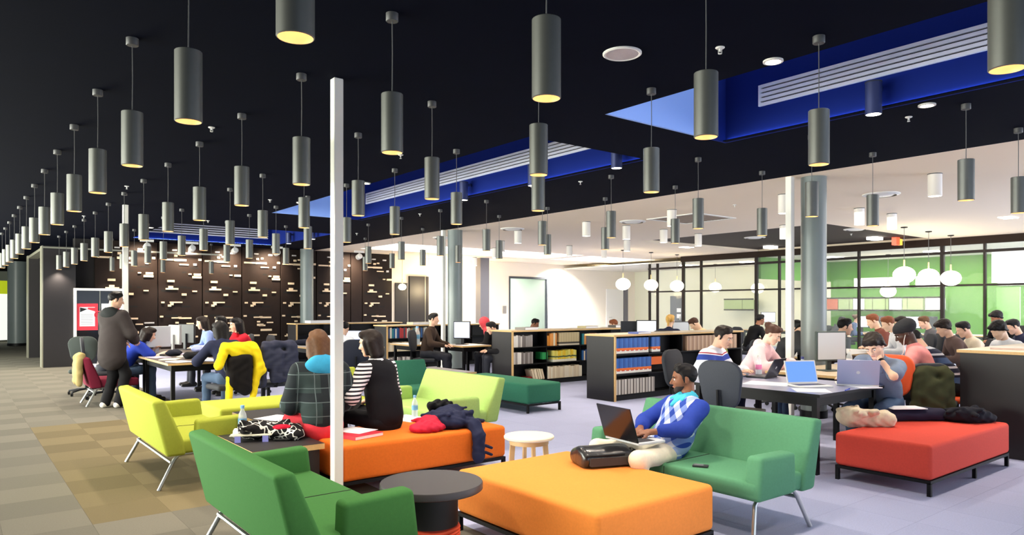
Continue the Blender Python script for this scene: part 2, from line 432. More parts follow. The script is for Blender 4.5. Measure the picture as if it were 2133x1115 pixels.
# the green office behind the glass
M_green = mat('leaf_green_wall', lin(84, 140, 48), .75)
XO = 24.6
wo = struct('wall_green', MB().box(XO, XO + .1, 3.2, 12.75, 0, ZC).box(XG + .1, XO, 12.75, 12.85, 2.4, ZC), M_green)
struct('wall_office_end', MB().box(XO, XO + .1, 12.75, 22, 0, ZC).box(XO, XO + .1, -2, 3.2, 0, ZC), mat('pale_office_wall', lin(222, 222, 200), .8))
struct('ceiling_office', MB().box(XG + .1, XO, -2, 22, 3.1, 3.14), mat('office_ceiling', lin(225, 220, 205), .8))
M_oflight = mat('office_ceiling_light', (1, 1, 1), .5, emit=5.0, ecol=(1, .98, .93))
for k, y in enumerate((5.2, 8.2, 11.2, 14.2, 16.8)):
    tag(MB().box(XG + 1.6, XG + 2.9, y, y + .35, 3.06, 3.098).build('ceiling_light', M_oflight, smooth=False), 'bright office ceiling light, %s from the right behind the glass' % ORD[k], 'light', 'office ceiling lights')
# bright window band and blind
M_winb = mat('daylight_window', (1, 1, 1), .5, emit=2.2, ecol=(.95, .98, 1))
for n, (a, b) in enumerate(((9.0, 9.9), (10.1, 11.9), (5.6, 7.6))):
    w = struct('window_%d' % (3 + n), MB().box(XO - .06, XO, a, b, 2.14, 2.5), M_white)
    MB().box(XO - .07, XO - .061, a + .03, b - .03, 2.18, 2.46).build('pane', M_winb, w, smooth=False)
w = struct('window_6', MB().box(XO - .06, XO, 3.3, 5.3, .9, 2.95), M_white)
MB().box(XO - .07, XO - .061, 3.36, 5.24, .96, 2.9).build('pane', M_winb, w, smooth=False)
tag(MB().box(XG + .16, XG + .17, 1.6, 6.4, 2.1, 2.95).build('roller_blind', mat('glowing_white_blind', lin(235, 236, 234), .8, emit=.35, ecol=(1, 1, 1)), smooth=False), 'white roller blind drawn behind the glass at the right edge', 'blind')  # blind given a glow of its own for the daylight on it
M_dgl = mat('green_tinted_glass', lin(120, 190, 80), .25)
g = struct('door_4', MB().box(XG + .5, XG + .55, 5.9, 6.4, 0, 2.0), M_dgl)
# ---------------------------------------------------------------- columns and posts
M_colm = mat('grey_green_column', lin(122, 132, 132), .35, noise=.06, nscale=4)
for nm, x, y, r in (('beside the white post at the laptop table', 9.22, 5.02, .165), ('in the middle behind the low tables', 9.1, 13.62, .17), ('standing before the slotted dark wall', 8.5, 20.85, .195), ('at the far left beyond the dark fins', 2.0, 33.6, .33)):
    c = struct('trim_column', MB().lathe([(r, 0), (r, ZC)], (x, y), 32), M_colm, smooth=True)
    c['label'] = 'round grey column ' + nm
    MB().lathe([(r + .012, 0), (r + .012, .1)], (x, y), 32).build('base_ring', M_blackm, c)
M_post = mat('off_white_post', lin(242, 240, 230), .45)
for x, y, w in ((2.34, 5.15, .075), (2.35, 13.76, .08), (8.93, 5.2, .085), (8.86, 13.75, .08)):
    p = struct('trim_post', MB().box(x - w / 2, x + w / 2, y - w / 2, y + w / 2, 0, ZC, bev=.004, seg=1), M_post)
    MB().box(x + w / 2, x + w / 2 + .012, y - .012, y + .012, 0, ZC).build('channel', mat('post_channel', lin(176, 170, 165), .5), p, smooth=False)
    MB().box(x - w * .7, x + w * .7, y - w * .7, y + w * .7, 0, .012).build('foot_plate', M_post, p, smooth=False)

# slate door with notices inside the glazed office
ya, yb = yat(1420, XO - .05), yat(1396, XO - .05)
d5 = struct('door_5', MB().box(XO - .05, XO - .005, ya, yb, 0, 1.98), mat('slate_door', lin(86, 90, 100), .5))
MB().box(XO - .09, XO - .05, ya + .06, ya + .09, .95, 1.1).build('door_handle', M_chrome, d5, smooth=False)
for k, (z0, z1) in enumerate(((1.02, 1.2), (1.28, 1.45))):
    tag(MB().box(XO - .056, XO - .051, ya + .04, ya + .26, z0, z1).build('notice_sheet', M_paper, smooth=False), ('lower' if k == 0 else 'upper') + ' white notice on the slate door behind the glass', 'notice')
# ================================================================= LAMPS AND CEILING FITTINGS
M_shade = mat('satin_dark_shade', (.145, .148, .136), .42, metal=.5, noise=.06, nscale=30)
M_gold = mat('glowing_gold_reflector', lin(225, 180, 110), .35, metal=.25, emit=.42, ecol=(1.0, .66, .32))  # lamplight inside the shade put in as the reflector's own glow
M_lampg = mat('warm_lamp_glass', (1, .9, .7), .4, emit=14, ecol=(1, .78, .48))
M_canopy = mat('lamp_canopy', (.06, .06, .062), .5)
M_cord = mat('lamp_cord', (.10, .10, .10), .5)
ZL, HL, RL = 2.43, .355, .065
def pendant():
    t = empty('pendant_lamp', (0, 0, ZL))
    MB().lathe([(RL - .004, 0), (RL, .004), (RL, HL - .003), (RL - .003, HL), (.008, HL)], n=28, capb=False).lathe([(RL - .004, 0), (RL - .006, .03)], n=28, capb=False, capt=False).build('shade', M_shade, t, fix=True)
    MB().lathe([(RL - .005, .001), (RL - .012, .06), (.035, .16)], n=28, capb=False, capt=False).build('reflector', M_gold, t)
    MB().lathe([(.0, .155), (.034, .155)], n=16, capb=False, capt=False).build('lamp_glass', M_lampg, t)
    MB().tube([(0, 0, HL), (.002, 0, (HL + ZC - ZL) / 2), (0, 0, ZC - ZL - .045)], .0032, 6).build('cord', M_cord, t)
    MB().lathe([(.035, ZC - ZL - .048), (.038, ZC - ZL - .044), (.038, ZC - ZL)], n=18).build('canopy', M_canopy, t)
    l = bpy.data.lights.new('lamp_beam', 'SPOT'); l.energy = 52; l.color = (1, .88, .72); l.spot_size = 2.1; l.spot_blend = .9; l.shadow_soft_size = .05
    lo = link('lamp_beam', l, t, (0, 0, -.005))
    return t
proto = pendant(); used = False
RX = [.93, 2.08, 3.24, 4.44, 5.68, 6.93, 8.27]
ROWN = ['leftmost row', 'second row from the left', 'third row from the left', 'fourth row from the left', 'fifth row from the left', 'sixth row from the left', 'rightmost row']
YMAX = [21, 21, 21, 21, 21, 14.5, 17.5]
for r, x in enumerate(RX):
    n = 0
    for k in range(0, 15):
        y = .97 + 1.412 * k
        if y > YMAX[r] or (r == 4 and y < 14.5) or (S3[0] < x < S3[1] and S3[2] < y < S3[3]): continue
        d = x * SA + y * CA; lat = x * CA - y * SA
        if d < .8: continue
        px = CX + lat / d * FPX; py = HY - FPX * (ZL - HC) / d
        if px < -30 or px > 2165 or py < -60: continue
        if not used: o = proto; o.location = (x, y, ZL); used = True
        else: o = copy_tree(proto, (x, y, ZL))
        tag(o, 'black cylinder pendant lamp, %s from the front in the %s' % (ORD[n], ROWN[r]), 'pendant lamp', 'cylinder pendant lamps under the dark ceiling')
        n += 1
# white surface cylinders on the cream ceiling
M_wcyl = mat('white_cylinder', lin(226, 222, 216), .45)
M_wlamp = mat('white_lamp_face', (1, .95, .85), .4, emit=6, ecol=(1, .93, .8))
def downlight(mshade, r=.085, h=.30):
    t = empty('cylinder_downlight', (0, 0, ZC))
    MB().lathe([(r - .006, -h), (r, -h + .004), (r, -.012), (r + .002, 0)], n=24, capb=False).build('housing', mshade, t)
    MB().lathe([(r + .003, -.012), (r + .003, -.002)], n=24, capb=False, capt=False).build('collar', M_dkgrey, t)
    MB().lathe([(r - .006, -h + .002), (.0, -h + .02)], n=24, capb=False, capt=False).build('lamp_face', M_wlamp, t)
    return t
wp = downlight(M_wcyl); wu = False
for (x, y, w) in ((10.22, 3.88, 'largest, at the right'), (10.23, 6.06, 'just left of the right-hand column'), (12.72, 6.07, 'left one of two near the dark ceiling square'),
                  (13.94, 6.04, 'right one of two near the dark ceiling square'), (14.06, 8.33, 'against the dark square left of the column'), (12.70, 10.49, 'beside a black pendant'), (10.25, 8.28, 'half hidden above a black pendant'),
                  (14.1, 10.59, 'at the left tip of the dark square'), (10.3, 10.54, 'by the round diffuser'), (11.47, 10.5, 'upper of a close pair'), (13.94, 12.74, 'lower of a close pair'),
                  (10.22, 12.7, 'alone right of the middle column'), (13.94, 14.96, 'between the two bright rooflights'), (11.51, 15.0, 'before the long rooflight'), (15.4, 15.0, 'by the second rooflight'),
                  (12.72, 16.9, 'far off above the tinted office window'), (14.6, 20.6, 'far off beside the grey pier')):
    if not wu: o = wp; o.location = (x, y, ZC); wu = True
    else: o = copy_tree(wp, (x, y, ZC))
    tag(o, 'white cylinder downlight on the cream ceiling, ' + w, 'downlight', 'white downlights on the cream ceiling')
# blue lit cylinders at the right rim of the slots
M_bcyl = mat('dark_blue_housing', (.03, .04, .12), .35, metal=.3)
bp_ = downlight(M_bcyl, .068, .29); bu = False
MB().box(.05, .168, -.015, .015, -.06, -.02).build('bracket', M_bcyl, bp_, smooth=False)
for (x, y, w) in ((6.38, 2.92, 'in the front blue roof slot, its lower end glowing'), (6.38, 7.6, 'in the middle of the long blue slot'), (6.38, 9.3, 'left of centre in the long blue slot'), (6.38, 6.0, 'near the front end of the long blue slot'), (7.08, 18.6, 'in the far square blue recess'), (7.08, 17.0, 'at the right rim of the far square blue recess')):
    if not bu: o = bp_; o.location = (x, y, ZC + .22); bu = True
    else: o = copy_tree(bp_, (x, y, ZC + .22))
    tag(o, 'dark blue cylinder spotlight ' + w, 'spotlight', 'cylinder spotlights in the blue slots')
# recessed glowing spots along the slot rims
M_hot = mat('hot_lamp_face', (1, .9, .7), .4, emit=11, ecol=(1, .86, .6))
sp_me = MB().lathe([(.07, 0), (.07, -.012), (.055, -.014), (.05, -.002)], n=20, capb=False, capt=False).data('ring', M_wcyl); hf_me = MB().lathe([(.05, -.003), (.0, -.003)], n=20, capb=False, capt=False).data('lamp_face', M_hot)
for (x, y, w) in ((4.62, 2.82, 'left rim of the front blue slot'), (4.62, 9.2, 'left rim of the long blue slot'), (4.62, 11.6, 'left rim of the long blue slot, farther on'), (6.68, 7.9, 'right rim of the long blue slot'), (6.68, 2.6, 'right rim of the front blue slot'), (6.68, 9.9, 'right rim of the long blue slot farther on'), (3.45, 17.3, 'left rim of the far square recess')):
    t = thing('recessed_spotlight', 'small glowing recessed spotlight at the ' + w, 'spotlight', (x, y, ZC), 0, 'recessed spotlights at the slots')
    link('ring', sp_me, t); link('lamp_face', hf_me, t)
# sprinklers
M_spr = mat('white_metal_sprinkler', lin(225, 224, 220), .4)
ros = MB().lathe([(.03, 0), (.032, -.004), (.026, -.01), (.008, -.012)], n=16, capt=False).data('rosette', M_spr)
noz = MB().lathe([(.008, -.012), (.007, -.03), (.004, -.03)], n=8).box(-.013, -.010, -.002, .002, -.045, -.018).box(.010, .013, -.002, .002, -.045, -.018).lathe([(.013, -.046), (.013, -.043)], n=12).data('nozzle', M_spr)
for k, (x, y, w) in enumerate(((2.0, 7.29, 'near the front left pendants'), (4.08, 7.24, 'just below a pendant in the third row'), (4.1, 2.9, 'left of the front blue slot'), (6.97, 2.87, 'under the front blue slot'), (6.93, 7.21, 'between the long slot and the cream ceiling'),
                               (2.0, 11.6, 'by the second row on the left'), (4.1, 11.6, 'left of the long slot'), (6.95, 11.6, 'right of the far end of the long slot'), (2.0, 15.9, 'far left over the doors'), (4.1, 15.2, 'above the spotlights on the dark wall'), (7.6, 15.6, 'far right of the square recess'), (9.4, 2.3, 'on the cream ceiling at the right'), (10.9, 2.6, 'on the cream ceiling farther right'), (10.6, 7.2, 'on the cream ceiling before the grille'), (17.6, 8.6, 'in the dark ceiling square'))):
    t = thing('sprinkler', 'small white ceiling sprinkler ' + w, 'sprinkler', (x, y, ZC + (.06 if x == 17.6 else 0)), k, 'ceiling sprinklers')
    link('rosette', ros, t); link('nozzle', noz, t)
# round ceiling speaker
t = thing('ceiling_speaker', 'round white ceiling loudspeaker with perforated grille', 'speaker', (3.66, 3.39, ZC))
MB().lathe([(.135, 0), (.135, -.008), (.125, -.014), (.112, -.010)], n=40, capb=False, capt=False).build('rim', M_spr, t)
MB().lathe([(.112, -.010), (.0, -.013)], n=40, capb=False, capt=False).build('grille', mat('speaker_grille', lin(190, 178, 182), .6, bump=.6, bscale=400), t)
# round air diffusers
dm = MB().lathe([(.27, 0), (.27, -.012), (.22, -.03)], n=36, capb=False, capt=False).data('ring', M_spr); dm2 = MB().lathe([(.20, -.006), (.15, -.034), (.0, -.034)], n=36, capb=False, capt=False).data('cone', M_spr); dm3 = MB().lathe([(.22, -.002), (.0, -.002)], n=36, capb=False, capt=False).data('throat', M_dkgrey)
for (x, y, w, z) in ((11.3, 2.9, 'on the cream ceiling at the far right', 0), (11.0, 9.9, 'beside the square ceiling grille', 0), (16.5, 10.6, 'in the dark ceiling square', .06), (11.4, 5.1, 'left of the white downlight by the column', 0), (16.6, 8.0, 'in the dark square right of the column', .06), (9.8, 15.2, 'beyond the middle column', 0), (9.9, 12.5, 'on the cream ceiling right of the middle column', 0)):
    t = thing('air_diffuser', 'round white ceiling air diffuser ' + w, 'diffuser', (x, y, ZC + z), 0, 'round air diffusers')
    link('ring', dm, t); link('cone', dm2, t); link('throat', dm3, t)
# square return grille
t = thing('ceiling_grille', 'square grey return air grille with white frame in the cream ceiling', 'grille', (11.55, 8.85, ZC))
MB().box(-.62, .62, -.62, -.56, -.015, 0).box(-.62, .62, .56, .62, -.015, 0).box(-.62, -.56, -.56, .56, -.015, 0).box(.56, .62, -.56, .56, -.015, 0).build('frame', M_spr, t, smooth=False)
for k in range(14): MB().box(-.56, .56, -.55 + k * .08, -.55 + k * .08 + .055, -.010, -.002).build('louvre', mat('louvre_grey', lin(140, 124, 108), .6), t, smooth=False)
# oblong recessed lamps
for k, (px, py, w) in enumerate(((2100, 453, 'far right of the cream ceiling'), (1430, 515, 'beside the tip of the dark ceiling square'), (1605, 517, 'in the dark square left of the column'), (1822, 499, 'in the dark square right of the column'))):
    x, y = G(px, py, ZC)
    tag(MB().box(x - .2, x + .2, y - .12, y + .12, ZC - .012, ZC - .001 + (.06 if k > 1 else 0)).build('recessed_lamp', M_wlamp, smooth=False), 'small lit recessed lamp ' + w, 'light')
# exit light in the dark square
x, y = G(1868, 500, ZC)
t = thing('exit_light', 'small red and amber glowing sign under the dark ceiling square', 'sign', (x, y, ZC + .06))
MB().box(-.16, .04, -.06, .06, -.2, 0).build('red_lens', mat('red_lens', (.8, .05, .03), .4, emit=1.2, ecol=(1, .08, .03)), t, smooth=False)
MB().box(.04, .22, -.05, .05, -.19, -.03).build('amber_lens', mat('amber_lens', (.9, .35, .05), .4, emit=1.0, ecol=(1, .4, .05)), t, smooth=False)
# globe lamps
M_globe = mat('lit_opal_globe', (1, .96, .88), .3, emit=10.0, ecol=(1, .88, .62))
M_globed = mat('dim_opal_globe', (1, .93, .82), .3, emit=.75, ecol=(1, .85, .6))
M_brass = mat('pale_brass_stem', lin(215, 190, 140), .35, metal=.4)
def globe(x, y, zc, r, m, label, top=ZC):
    t = thing('globe_pendant', label, 'pendant lamp', (x, y, zc), 0, 'opal globe pendants')
    MB().sphere((0, 0, 0), r, 28, 18, (1, 1, .82)).build('globe', m, t)
    MB().tube([(0, 0, r * .78), (0, 0, r * .78 + .16)], .018, 10).build('stem', M_brass, t)
    MB().tube([(0, 0, r * .78 + .16), (0, 0, top - zc)], .006, 6).build('cord', M_cord, t)
    MB().lathe([(.02, top - zc - .03), (.07, top - zc - .02), (.07, top - zc)], n=16).build('canopy', M_blackm, t)
globe(16.48, 6.88, 2.21, .225, M_globe, 'glowing white globe pendant, left of the three big ones by the glass wall')
globe(17.87, 6.92, 2.21, .225, M_globe, 'glowing white globe pendant, middle of the three big ones by the glass wall')
globe(19.25, 6.95, 2.21, .225, M_globe, 'glowing white globe pendant, right of the three big ones by the glass wall')
globe(16.3, 15.06, 2.21, .225, M_globe, 'glowing globe pendant before the bright white wall')
globe(17.68, 15.12, 2.21, .225, M_globed, 'dim cream globe pendant right of the glowing one at the white wall')
globe(19.14, 15.24, 2.21, .225, M_globe, 'glowing globe pendant at the left end of the glass wall')
x = 22.3
for px, py, lab in ((1490, 599, 'glowing globe lamp seen through the glass left of the green strip'), (1578, 601, 'glowing globe lamp seen through the glass beside the thick mullion'), (1850, 607, 'glowing globe lamp behind the glass, lower than the three big ones')):
    y = yat(px, x); d = x * SA + y * CA
    globe(x, y, HC - (py - HY) * d / FPX, .22, M_globe, lab, 3.1)
# small bulb pendant and exit sign by the dark doors
x, y = xat(838, 20.9), 20.9
d = x * SA + y * CA
globe(x, y, HC + 42 * d / FPX, .13, mat('warm_bulb', (1, .85, .5), .3, emit=14, ecol=(1, .78, .38)), 'small warm bulb pendant beside the far dark doors')
l = bpy.data.lights.new('door_glow', 'POINT'); l.energy = 60; l.color = (1, .78, .45); l.shadow_soft_size = .2
link('door_glow', l, None, (xat(905, 21.3), 21.3, 2.1))
l2 = l.copy(); link('door_glow', l2, None, (xat(985, 21.2), 21.2, 2.2))
x, y = xat(893, 20.2), 20.2
t = thing('exit_sign', 'small glowing pale green exit sign hanging far off over the dark doors', 'sign', (x, y, 2.62))
MB().box(-.2, .2, -.03, .03, 0, .24, bev=.02).build('light_box', mat('exit_green', (.6, 1, .6), .4, emit=1.6, ecol=(.72, 1, .7)), t)
MB().tube([(0, 0, .24), (0, 0, ZC - 2.62)], .008, 6).build('stem', M_spr, t)
# track spotlights washing the slotted wall
for k, px in enumerate((306, 400, 489, 577, 748)):
    xx = xat(px, 20.45)
    t = thing('track_spotlight', 'round white spotlight on a ceiling bar, %s from the left along the slotted wall' % ORD[k], 'spotlight', (xx, 20.45, ZC), 0, 'spotlights along the slotted wall')
    MB().box(-.16, .16, -.03, .03, -.06, 0).build('mounting_bar', M_spr, t, smooth=False)
    MB().tube([(0, 0, -.06), (0, 0, -.12)], .012, 8).build('stem', M_spr, t)
    MB().tube([(0, -.09, -.16), (0, -.07, -.165), (0, .08, -.2)], .08, 20, rs=[.06, .085, .085]).build('head', M_spr, t)
    s = bpy.data.lights.new('wall_wash', 'SPOT'); s.energy = 170; s.color = (1, .80, .58); s.spot_size = 1.75; s.spot_blend = .9; s.shadow_soft_size = .06
    so = link('wall_wash', s, t, (0, .1, -.22)); so.rotation_euler = (math.radians(58), 0, 0)
# wall washers at the white wall
for px in (1200, 1262, 1320):
    xx = xat(px, 20.8)
    t = thing('recessed_spotlight', 'recessed wall washer %s the bright white wall' % {1200: 'left above', 1262: 'centred above', 1320: 'right above'}[px], 'spotlight', (xx, 20.8, ZC), 0, 'wall washers')
    link('ring', sp_me, t); link('lamp_face', hf_me, t)
    s = bpy.data.lights.new('wall_wash', 'SPOT'); s.energy = 700; s.color = (1, .95, .86); s.spot_size = 2.0; s.spot_blend = .6; s.shadow_soft_size = .05
    so = link('wall_wash', s, t, (0, 0, -.03)); so.rotation_euler = (math.radians(28), 0, 0)
# office light
area('office_lamps', (22.3, 8, 3.04), (0, 0, 0), 3, 8, 170, (1, .98, .92))
area('reading_area_lamps', (14.0, 6.0, 3.2), (0, 0, 0), 6, 8, 160, (1, .93, .8))
# ================================================================= FURNITURE
def fabric(name, c): return mat(name, c, .85, noise=.10, nscale=70, bump=.10, bscale=420, spec=.2)
F_lime = fabric('lime_wool', lin(160, 168, 60)); F_lime2 = fabric('pale_lime_wool', lin(156, 184, 104))
F_green = fabric('grass_green_wool', lin(58, 108, 54)); F_green2 = fabric('leaf_green_wool', lin(84, 138, 104)); F_green3 = fabric('teal_green_wool', lin(52, 112, 88))
F_orange = fabric('orange_wool', lin(232, 138, 62)); F_red = fabric('coral_red_wool', lin(214, 76, 62)); F_org2 = fabric('deep_orange_wool', lin(228, 112, 36))
M_seam = mat('dark_seam', (.02, .02, .02), .9)  # near-black line along the seat seam
def sofa(label, x, y, rz, W, fab, arms=True, seam=True):
    "front edge at local y=0, back towards +y"
    t = thing('sofa', label, 'sofa', (x, y, 0), rz, 'upholstered sofas with chrome legs')
    h = W / 2
    se = MB().box(-h + .02, h - .02, 0.0, .60, .285, .405, bev=.028, seg=3).build('seat', fab, t)
    if seam: MB().tube([(0, -.001, .31), (0, .0, .385), (0, .03, .4062), (0, .52, .4062)], .0025, 5).build('seam', M_seam, se)
    MB().prism([(.50, .275), (.655, .275), (.765, .735), (.665, .745), (.52, .40)], -h, h, 'x', bev=.026, seg=3).build('backrest', fab, t)
    if arms:
        for s in (-1, 1):
            xo = s * h; xi = s * (h - .12)
            a, b = sorted((xo, xi))
            MB().prism([(-.005, .285), (.43, .285), (.42, .555), (.03, .565)], a, b, 'x', bev=.03, seg=3).build('armrest', fab, t)
    for s in (-1, 1):
        xs = s * (h - .09)
        MB().tube([(xs + s * .03, .02, .0), (xs, .085, .24), (xs, .11, .268), (xs, .15, .275), (xs, .50, .275), (xs, .545, .265), (xs, .575, .235), (xs + s * .03, .70, 0)], .015, 10).build('leg_frame', M_chrome, t)
    MB().tube([(-h + .085, .60, .212), (h - .085, .60, .212)], .013, 8).build('crossbar', M_chrome, t)
    return t
# local +y is the back: rz turns it
sofa('lime green two-seat sofa at the left, its back to the aisle', 2.02, 7.0, PI / 2, 1.5, F_lime)
sofa('dark grass green sofa in the front left corner, cut by the frame', 1.90, 3.92, PI / 2, 1.5, F_green)
sofa('green two-seat sofa with the man using a laptop', 3.9, 3.22, -PI / 2, 1.5, F_green2)
sofa('pale lime sofa behind the coat and bottle on the orange bench', 3.92, 6.77, -PI / 2, 1.5, F_lime2, seam=False)
sofa('teal green armchair without arms behind the pale lime sofa', 5.0, 8.2, 0, .80, F_green3, arms=False, seam=False)
sofa('lime armchair half hidden behind the two seated women', 3.68, 7.6, 0, .66, F_lime, arms=False, seam=False)
def bench(name, label, cat, x0, x1, y0, y1, fab, top=.41, mid=(), z0=.125):
    t = thing(name, label, cat, ((x0 + x1) / 2, (y0 + y1) / 2, 0), 0, 'upholstered benches on black frames')
    hx, hy = (x1 - x0) / 2, (y1 - y0) / 2
    MB().box(-hx, hx, -hy, hy, z0, top, bev=.035, seg=4).build('cushion', fab, t)
    MB().box(-hx + .005, hx - .005, -hy + .005, -hy + .03, z0 - .025, z0).box(-hx + .005, hx - .005, hy - .03, hy - .005, z0 - .025, z0).box(-hx + .005, -hx + .03, -hy + .03, hy - .03, z0 - .025, z0).box(hx - .03, hx - .005, -hy + .03, hy - .03, z0 - .025, z0).build('frame', M_blackm, t, smooth=False)
    for sx in (-1, 1):
        for sy in (-1, 1):
            cx, cy = sx * (hx - .02), sy * (hy - .02)
            MB().box(cx - .015, cx + .015, cy - .015, cy + .015, 0, z0 - .02).build('leg', M_blackm, t, smooth=False)
    for (mx, my) in mid: MB().box(mx - .015, mx + .015, my - .015, my + .015, 0, z0 - .02).build('leg', M_blackm, t, smooth=False)
    return t
bench('ottoman', 'large square orange ottoman in the foreground with a laptop bag', 'ottoman', 2.66, 3.68, 2.64, 3.97, F_orange)
bench('bench', 'orange bench with the two seated women', 'bench', 2.38, 4.0, 5.14, 5.98, F_org2)
bench('bench', 'lime green backless bench behind the black side tables', 'bench', 2.24, 3.35, 7.85, 8.7, F_lime)
bench('ottoman', 'coral red ottoman with bags and jackets at the right', 'ottoman', 6.04, 7.82, 2.32, 3.1, F_red, mid=((.1, -.36),))
bench('bench', 'green upholstered bench in front of the bookcases', 'bench', 6.34, 6.98, 7.66, 9.5, F_green3)
# black side tables with plywood edges
def side_table(label, x0, x1, y0, y1, z=.42, topm=M_black):
    t = thing('side_table', label, 'table', ((x0 + x1) / 2, (y0 + y1) / 2, 0), 0, 'low box tables with plywood edges')
    hx, hy = (x1 - x0) / 2, (y1 - y0) / 2
    tp = MB().box(-hx, hx, -hy, hy, z - .045, z - .002).build('top', M_ply, t, smooth=False)
    MB().box(-hx + .001, hx - .001, -hy + .001, hy - .001, z - .002, z).build('laminate', topm, tp, smooth=False)
    MB().box(-hx + .03, hx - .03, -hy + .03, hy - .03, .0, z - .045).build('body', M_black, t, smooth=False)
    return t
side_table('black topped plywood side table with bag and bottle by the green sofa', 1.75, 2.32, 5.33, 6.2)
side_table('second black topped plywood side table with papers behind the bag', 2.26, 2.36 + .5, 6.62, 7.5)
side_table('long grey topped low table behind the pale lime sofa', 6.28, 6.86, 9.62, 10.95, .42, mat('grey_laminate', lin(136, 132, 136), .5))
side_table('low plywood edged box table left of the middle column', 6.3, 6.9, 11.3, 12.4, .44, mat('grey_laminate2', lin(176, 174, 180), .5))
# round black table with orange wrapped pedestal
t = thing('round_table', 'round black side table with orange cord wrapped pedestal', 'table', (2.2, 3.54, 0))
MB().lathe([(.0, .435), (.292, .435), (.300, .441), (.300, .474), (.296, .48)], n=56, capb=False).build('top', mat('charcoal_laminate', lin(58, 54, 56), .45, noise=.08, nscale=20), t)
MB().lathe([(.155, .235), (.155, .435)], n=40).build('pedestal', mat('black_drum', (.016, .015, .016), .6), t)
for k in range(11):
    z = .012 + k * .0205
    mb = MB(); pts = [(.158 * math.cos(a * PI / 16), .158 * math.sin(a * PI / 16), z + .0035 * math.sin(a * .9 + k)) for a in range(33)]
    mb.tube(pts, .0115, 7, caps=False).build('cord_turn', mat('orange_red_cord', lin(232, 84, 48), .7), t)
MB().lathe([(.15, .0), (.15, .24)], n=32).build('pedestal_core', mat('cord_core', lin(170, 50, 30), .8), t)
# birch stool
t = thing('stool', 'round pale birch stool beside the orange bench', 'stool', (3.73, 4.49, 0))
M_birch = mat('birch', lin(226, 192, 140), .45, noise=.1, nscale=14)
MB().lathe([(.0, .415), (.195, .415), (.207, .423), (.207, .437), (.2, .444)], n=44, capb=False).build('seat', mat('birch_top', lin(240, 226, 200), .4), t)
for k in range(4):
    a = PI / 4 + k * PI / 2 + .35
    c, s = math.cos(a), math.sin(a)
    mb = MB(); mb.box(-.02, .02, -.013, .013, 0, .42, M=None)
    M = Matrix.Translation((.165 * c, .165 * s, 0)) @ Matrix.Rotation(a, 4, 'Z') @ Matrix.Rotation(-.07, 4, 'Y')
    bmesh.ops.transform(mb.bm, matrix=M, verts=mb.bm.verts); mb.build('leg', M_birch, t, smooth=False)
MB().lathe([(.150, .375), (.162, .375), (.162, .4155), (.150, .4155)], n=40, capb=False, capt=False).build('apron', M_birch, t)
# ---------------------------------------------------------------- bookcases
M_bkback = mat('bookcase_back', (.014, .014, .017), .6)
BOOKCASES = {}
def bookcase(key, label, x0, x1, y0, y1, shelves, H=1.06):
    t = thing('bookcase', label, 'bookcase', (x0, y0, 0), 0, 'low black bookcases with plywood tops')
    w, dp = x1 - x0, y1 - y0
    MB().box(.018, .04, .0, dp, 0, H - .03).box(0, .018, .01, dp - .01, 0, H - .03).build('end_panel', M_black, t, smooth=False)
    MB().box(0, .042, -.012, .0, 0, H - .03).build('edge_strip', M_ply, t, smooth=False)
    MB().box(w - .04, w, 0, dp, 0, H - .03).build('end_panel', M_black, t, smooth=False)
    tp = MB().box(-.02, w + .02, -.02, dp + .02, H - .03, H - .002).build('top', M_ply, t, smooth=False)
    MB().box(-.018, w + .018, -.018, dp + .018, H - .002, H).build('laminate', M_plytop, tp, smooth=False)
    MB().box(.04, w - .04, dp / 2 - .01, dp / 2 + .01, .08, H - .03).build('back_panel', M_bkback, t, smooth=False)
    MB().box(.04, w - .04, .05, dp - .05, 0, .08).build('plinth', M_bkback, t, smooth=False)
    for z in shelves: MB().box(.04, w - .04, .0, dp, z - .02, z).build('shelf', M_blackm, t, smooth=False)
    nb = 4 if w > 3 else 2
    for k in range(1, nb): MB().box(w * k / nb - .008, w * k / nb + .008, .03, dp - .03, .08, H - .03).build('upright', M_blackm, t, smooth=False)
    BOOKCASES[key] = (x0, y0, x1, y1)
    return t
SH = (.10, .42, .74)
bookcase('B', 'black bookcase of blue bound volumes behind the man with the laptop', 8.2, 11.68, 7.77, 8.39, SH)
bookcase('A', 'black bookcase with yellow spined books behind the green bench', 8.2, 11.8, 10.38, 11.0, SH)
bookcase('C', 'bookcase with colourful books left of the middle column', 8.2, 11.6, 15.24, 15.86, SH)
bookcase('D', 'black bookcase end at the right edge beside the red ottoman', 8.2, 11.7, 2.26, 2.88, SH)
bookcase('E', 'far low bookcase top in front of the slotted wall', 7.2, 10.4, 18.4, 19.0, SH)
# books: each one its own object, sharing meshes inside a set
def band_mat(name, bands):
    "bands: list of (height fraction, colour) from the bottom, printed on the spine"
    m = bpy.data.materials.new(name); m.use_nodes = True; nt = m.node_tree; b = nt.nodes['Principled BSDF']; b.inputs['Roughness'].default_value = .55
    tc = nt.nodes.new('ShaderNodeTexCoord'); sp = nt.nodes.new('ShaderNodeSeparateXYZ'); nt.links.new(tc.outputs['Generated'], sp.inputs[0])
    cr = nt.nodes.new('ShaderNodeValToRGB'); cr.color_ramp.interpolation = 'CONSTANT'
    e = cr.color_ramp.elements
    while len(e) > 1: e.remove(e[-1])
    e[0].position = 0; e[0].color = (*bands[0][1], 1)
    acc = bands[0][0]
    for f, c in bands[1:]:
        k = e.new(acc); k.color = (*c, 1); acc += f
    nt.links.new(sp.outputs[2], cr.inputs[0]); nt.links.new(cr.outputs[0], b.inputs['Base Color'])
    return m
